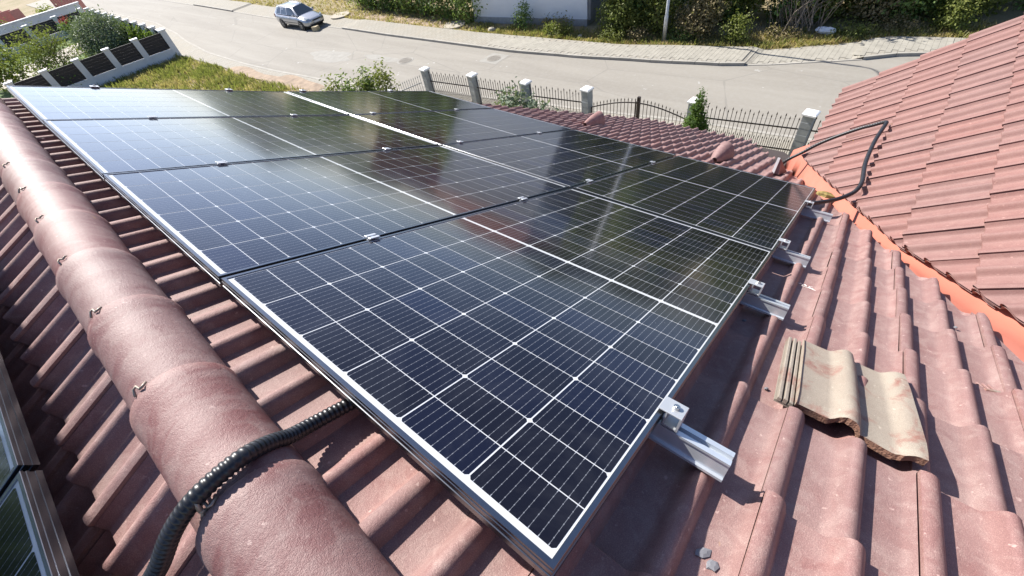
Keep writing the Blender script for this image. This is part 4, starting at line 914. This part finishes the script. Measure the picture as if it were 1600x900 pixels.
# ------------------------------------------------------------------ buildings across the street
simple('white_render', (0.82, 0.83, 0.84), 0.85, var=.04, sc_=.8)
simple('grey_render', (0.28, 0.28, 0.29), 0.9, var=.15, sc_=2)
simple('red_brick', (0.26, 0.085, 0.06), 0.9, var=.2, sc_=3)
simple('plinth', (0.36, 0.36, 0.36), 0.9)
t = thing('white_building', 'white rendered building across the road behind the hedge', 'building')
a0, a1 = Vector((22.45, 22.6, 0)), Vector((23.55, 14.65, 0)); e = (a1 - a0).normalized(); nb = Vector((-e.y, e.x, 0)); nb = nb if nb.x > 0 else -nb
L_ = (a1 - a0).length; fr = frame(a0 + Vector((0, 0, G)), e, nb, (0, 0, 1))
b = MB(); b.box(0, 0, .35, L_, 7, 7.0, fr); link('wall', b.mesh('wall', 'white_render'), t)
b = MB(); b.box(-.03, -.05, -.2, L_ - .002, 6.9, .35, fr); link('plinth', b.mesh('plinth', 'plinth'), t)
b = MB(); b.box(L_ + .003, .1, .3, L_ + .16, 6.9, 5.0, fr); link('grey_side_wall', b.mesh('grey_side_wall', 'grey_render'), t)
for k in range(22):
    b = MB(); b.box(L_ + .16, .12, .32 + k * .21, L_ + .175, 6.88, .32 + k * .21 + .19, fr); link('side_board', b.mesh('side_board', 'grey_render'), t)
b = MB(); b.add([fr @ Vector(p) for p in ((-.5, -.5, 7.0), (L_ + .5, -.5, 7.0), (L_ + .5, 7.5, 7.0), (-.5, 7.5, 7.0), (2, 3.5, 8.8), (L_ - 2, 3.5, 8.8))], [(0, 1, 5, 4), (1, 2, 5), (2, 3, 4, 5), (3, 0, 4), (3, 2, 1, 0)]); link('roof', b.mesh('roof', 'red_brick'), t)
bush('wall_creeper', 'small dark pointed shrub against the white wall', 'shrub', 22.3, 18.35, [(0, 0, .4, .45, .6, .5), (.1, 0, .95, .25, .28, .5)], 1100, .12, 'leaf_dark', 80, .8, .03, 3)
bush('wall_creeper', 'brown dry weeds at the foot of the white wall', 'shrub', 22.55, 16.2, [(0, 0, .3, .4, .9, .4)], 900, .12, 'leaf_dry', 81, .5, .03, 3)
bush('weeds', 'bright green weeds by the pavement below the white building corner', 'weeds', 21.9, 15.4, [(0, 0, .28, .4, .9, .32)], 1100, .11, 'leaf_light', 82, .3, .02, 3)
t = thing('brick_house', 'red brick house behind the hedge, seen as a reflection in the panels', 'building', T3(30, 31.5, G))
b = MB(); b.box(-3, -5, 0, 5, 5, 7.6); link('wall', b.mesh('wall', 'red_brick'), t)
b = MB(); b.box(-3.3, -5.3, 7.6, 5.3, 5.3, 7.9); link('roof', b.mesh('roof', 'red_brick'), t)
for k in range(3):
    b = MB(); b.box(-3.03, -3.6 + k * 2.6, 2.6, -2.95, -2.4 + k * 2.6, 4.0); link('window', b.mesh('window', 'car_glass'), t)

# ------------------------------------------------------------------ neighbour's fences on the left
simple('post_white', (0.66, 0.66, 0.64), 0.85, var=.06, sc_=2)
simple('fence_board', (0.022, 0.017, 0.018), 0.6, var=.2)
simple('pink_post', (0.44, 0.20, 0.17), 0.85, var=.1)
b = MB(); b.box(-.2, -.17, 0, .2, .17, 1.85, bev=.008); post_me = b.mesh('post', 'post_white')
b = MB(); b.box(-.25, -.22, 1.85, .25, .22, 1.93, bev=.012); pc_me = b.mesh('post_cap', 'pillar_cap')
def wallfence(posts, labf, labp, group, low=.62, hp=1.85, pm=None, mat='post_white', board='fence_board', bh=1.78):
    for k, (x, y) in enumerate(posts):
        d = Vector(posts[min(k + 1, len(posts) - 1)]) - Vector(posts[max(k - 1, 0)]); t = thing('fence_post', labp(k), 'fence post', T3(x, y, G) @ RZ(math.atan2(d.y, d.x)), group + ' posts')
        link('shaft', pm or post_me, t); link('post_cap', pc_me, t)
    for k in range(len(posts) - 1):
        a, c = Vector((*posts[k], G)), Vector((*posts[k + 1], G)); d = c - a; L = d.length
        t = thing('garden_fence', labf(k), 'fence', T3(*a) @ RZ(math.atan2(d.y, d.x)), group)
        b = MB(); b.box(.19, -.13, 0, L - .19, .13, low); link('low_wall', b.mesh('low_wall', mat), t)
        b = MB(); b.box(.19, -.16, low, L - .19, .16, low + .05); link('coping', b.mesh('coping', 'pillar_cap'), t)
        nb_ = 6; hh = (bh - low - .07) / nb_
        for i in range(nb_):
            b = MB(); b.box(.20, -.02, low + .06 + i * hh, L - .20, .02, low + .06 + (i + 1) * hh - .006); link('board', b.mesh('board', board), t)
ordn = ['first', 'second', 'third', 'fourth', 'fifth', 'sixth', 'seventh', 'eighth', 'ninth', 'tenth', 'eleventh']
near = [(10.38, 43.6), (8.43, 43.85), (6.5, 44.1), (4.55, 44.3), (2.6, 44.5), (.6, 44.7)]
wallfence(near, lambda k: ordn[k] + ' dark boarded panel left of the white corner post, low white wall below', lambda k: 'white corner post where the neighbouring fence meets the pavement' if k == 0 else ordn[k - 1] + ' white post left of the white corner post', 'fence facing the empty lot')
street = [(10.38 + .06 * k, 43.6 + 2.35 * k) for k in range(1, 11)]
wallfence([near[0]] and [(10.40, 44.05)] + street, lambda k: ordn[k] + ' fence panel along the street from the white corner post', lambda k: ordn[k] + ' slim white post along the street behind the white corner post', 'fence along the street')
back = [(10.6, 68.6), (8.2, 68.6), (5.6, 68.6), (3.0, 68.6), (.4, 68.6)]
wallfence(back, lambda k: ordn[k] + ' dark panel of the back garden fence counted from the street', lambda k: ordn[k] + ' white post of the back garden fence counted from the street', 'back garden fence')
b = MB(); b.box(-3, 71.0, 0, 11.3, 71.35, 2.1); b.box(-3.05, 70.9, 2.1, 11.4, 71.45, 2.2); tag(link('boundary_wall', b.mesh('boundary_wall', 'post_white'), None, T3(0, 0, G)), 'long grey wall behind the back garden fence', 'wall')
b = MB(); b.box(-.22, -.22, 0, .22, .22, 2.3, bev=.01); pk_me = b.mesh('shaft', 'pink_post')
for k in range(9):
    t = thing('pink_fence_post', ordn[k] + ' pink post from the grey wall along the far street fence', 'fence post', T3(12.0 + .08 * k, 74.0 + 2.6 * k, G), 'pink street posts'); link('shaft', pk_me, t); link('post_cap', pc_me, t, T3(0, 0, .45))
for k in range(6):
    b = MB(); b.box(-.5, -.1, 0, .5, .1, 2.0, bev=.01); tag(link('pink_fence_board', b.mesh('pink_fence_board', 'pink_post'), None, T3(7.2 - .7 * k, 84 + 1.4 * k, G) @ RZ(.2)), ordn[k] + ' pink fence board from the yellow green shrub, top left corner', 'fence board', 'pink boards in the far yard')
b = MB(); b.box(-6, 92, 0, 3, 98, 5); tag(link('grey_outbuilding', b.mesh('grey_outbuilding', 'white_render'), None, T3(0, 0, G)), 'pale grey building at the top left corner', 'building')
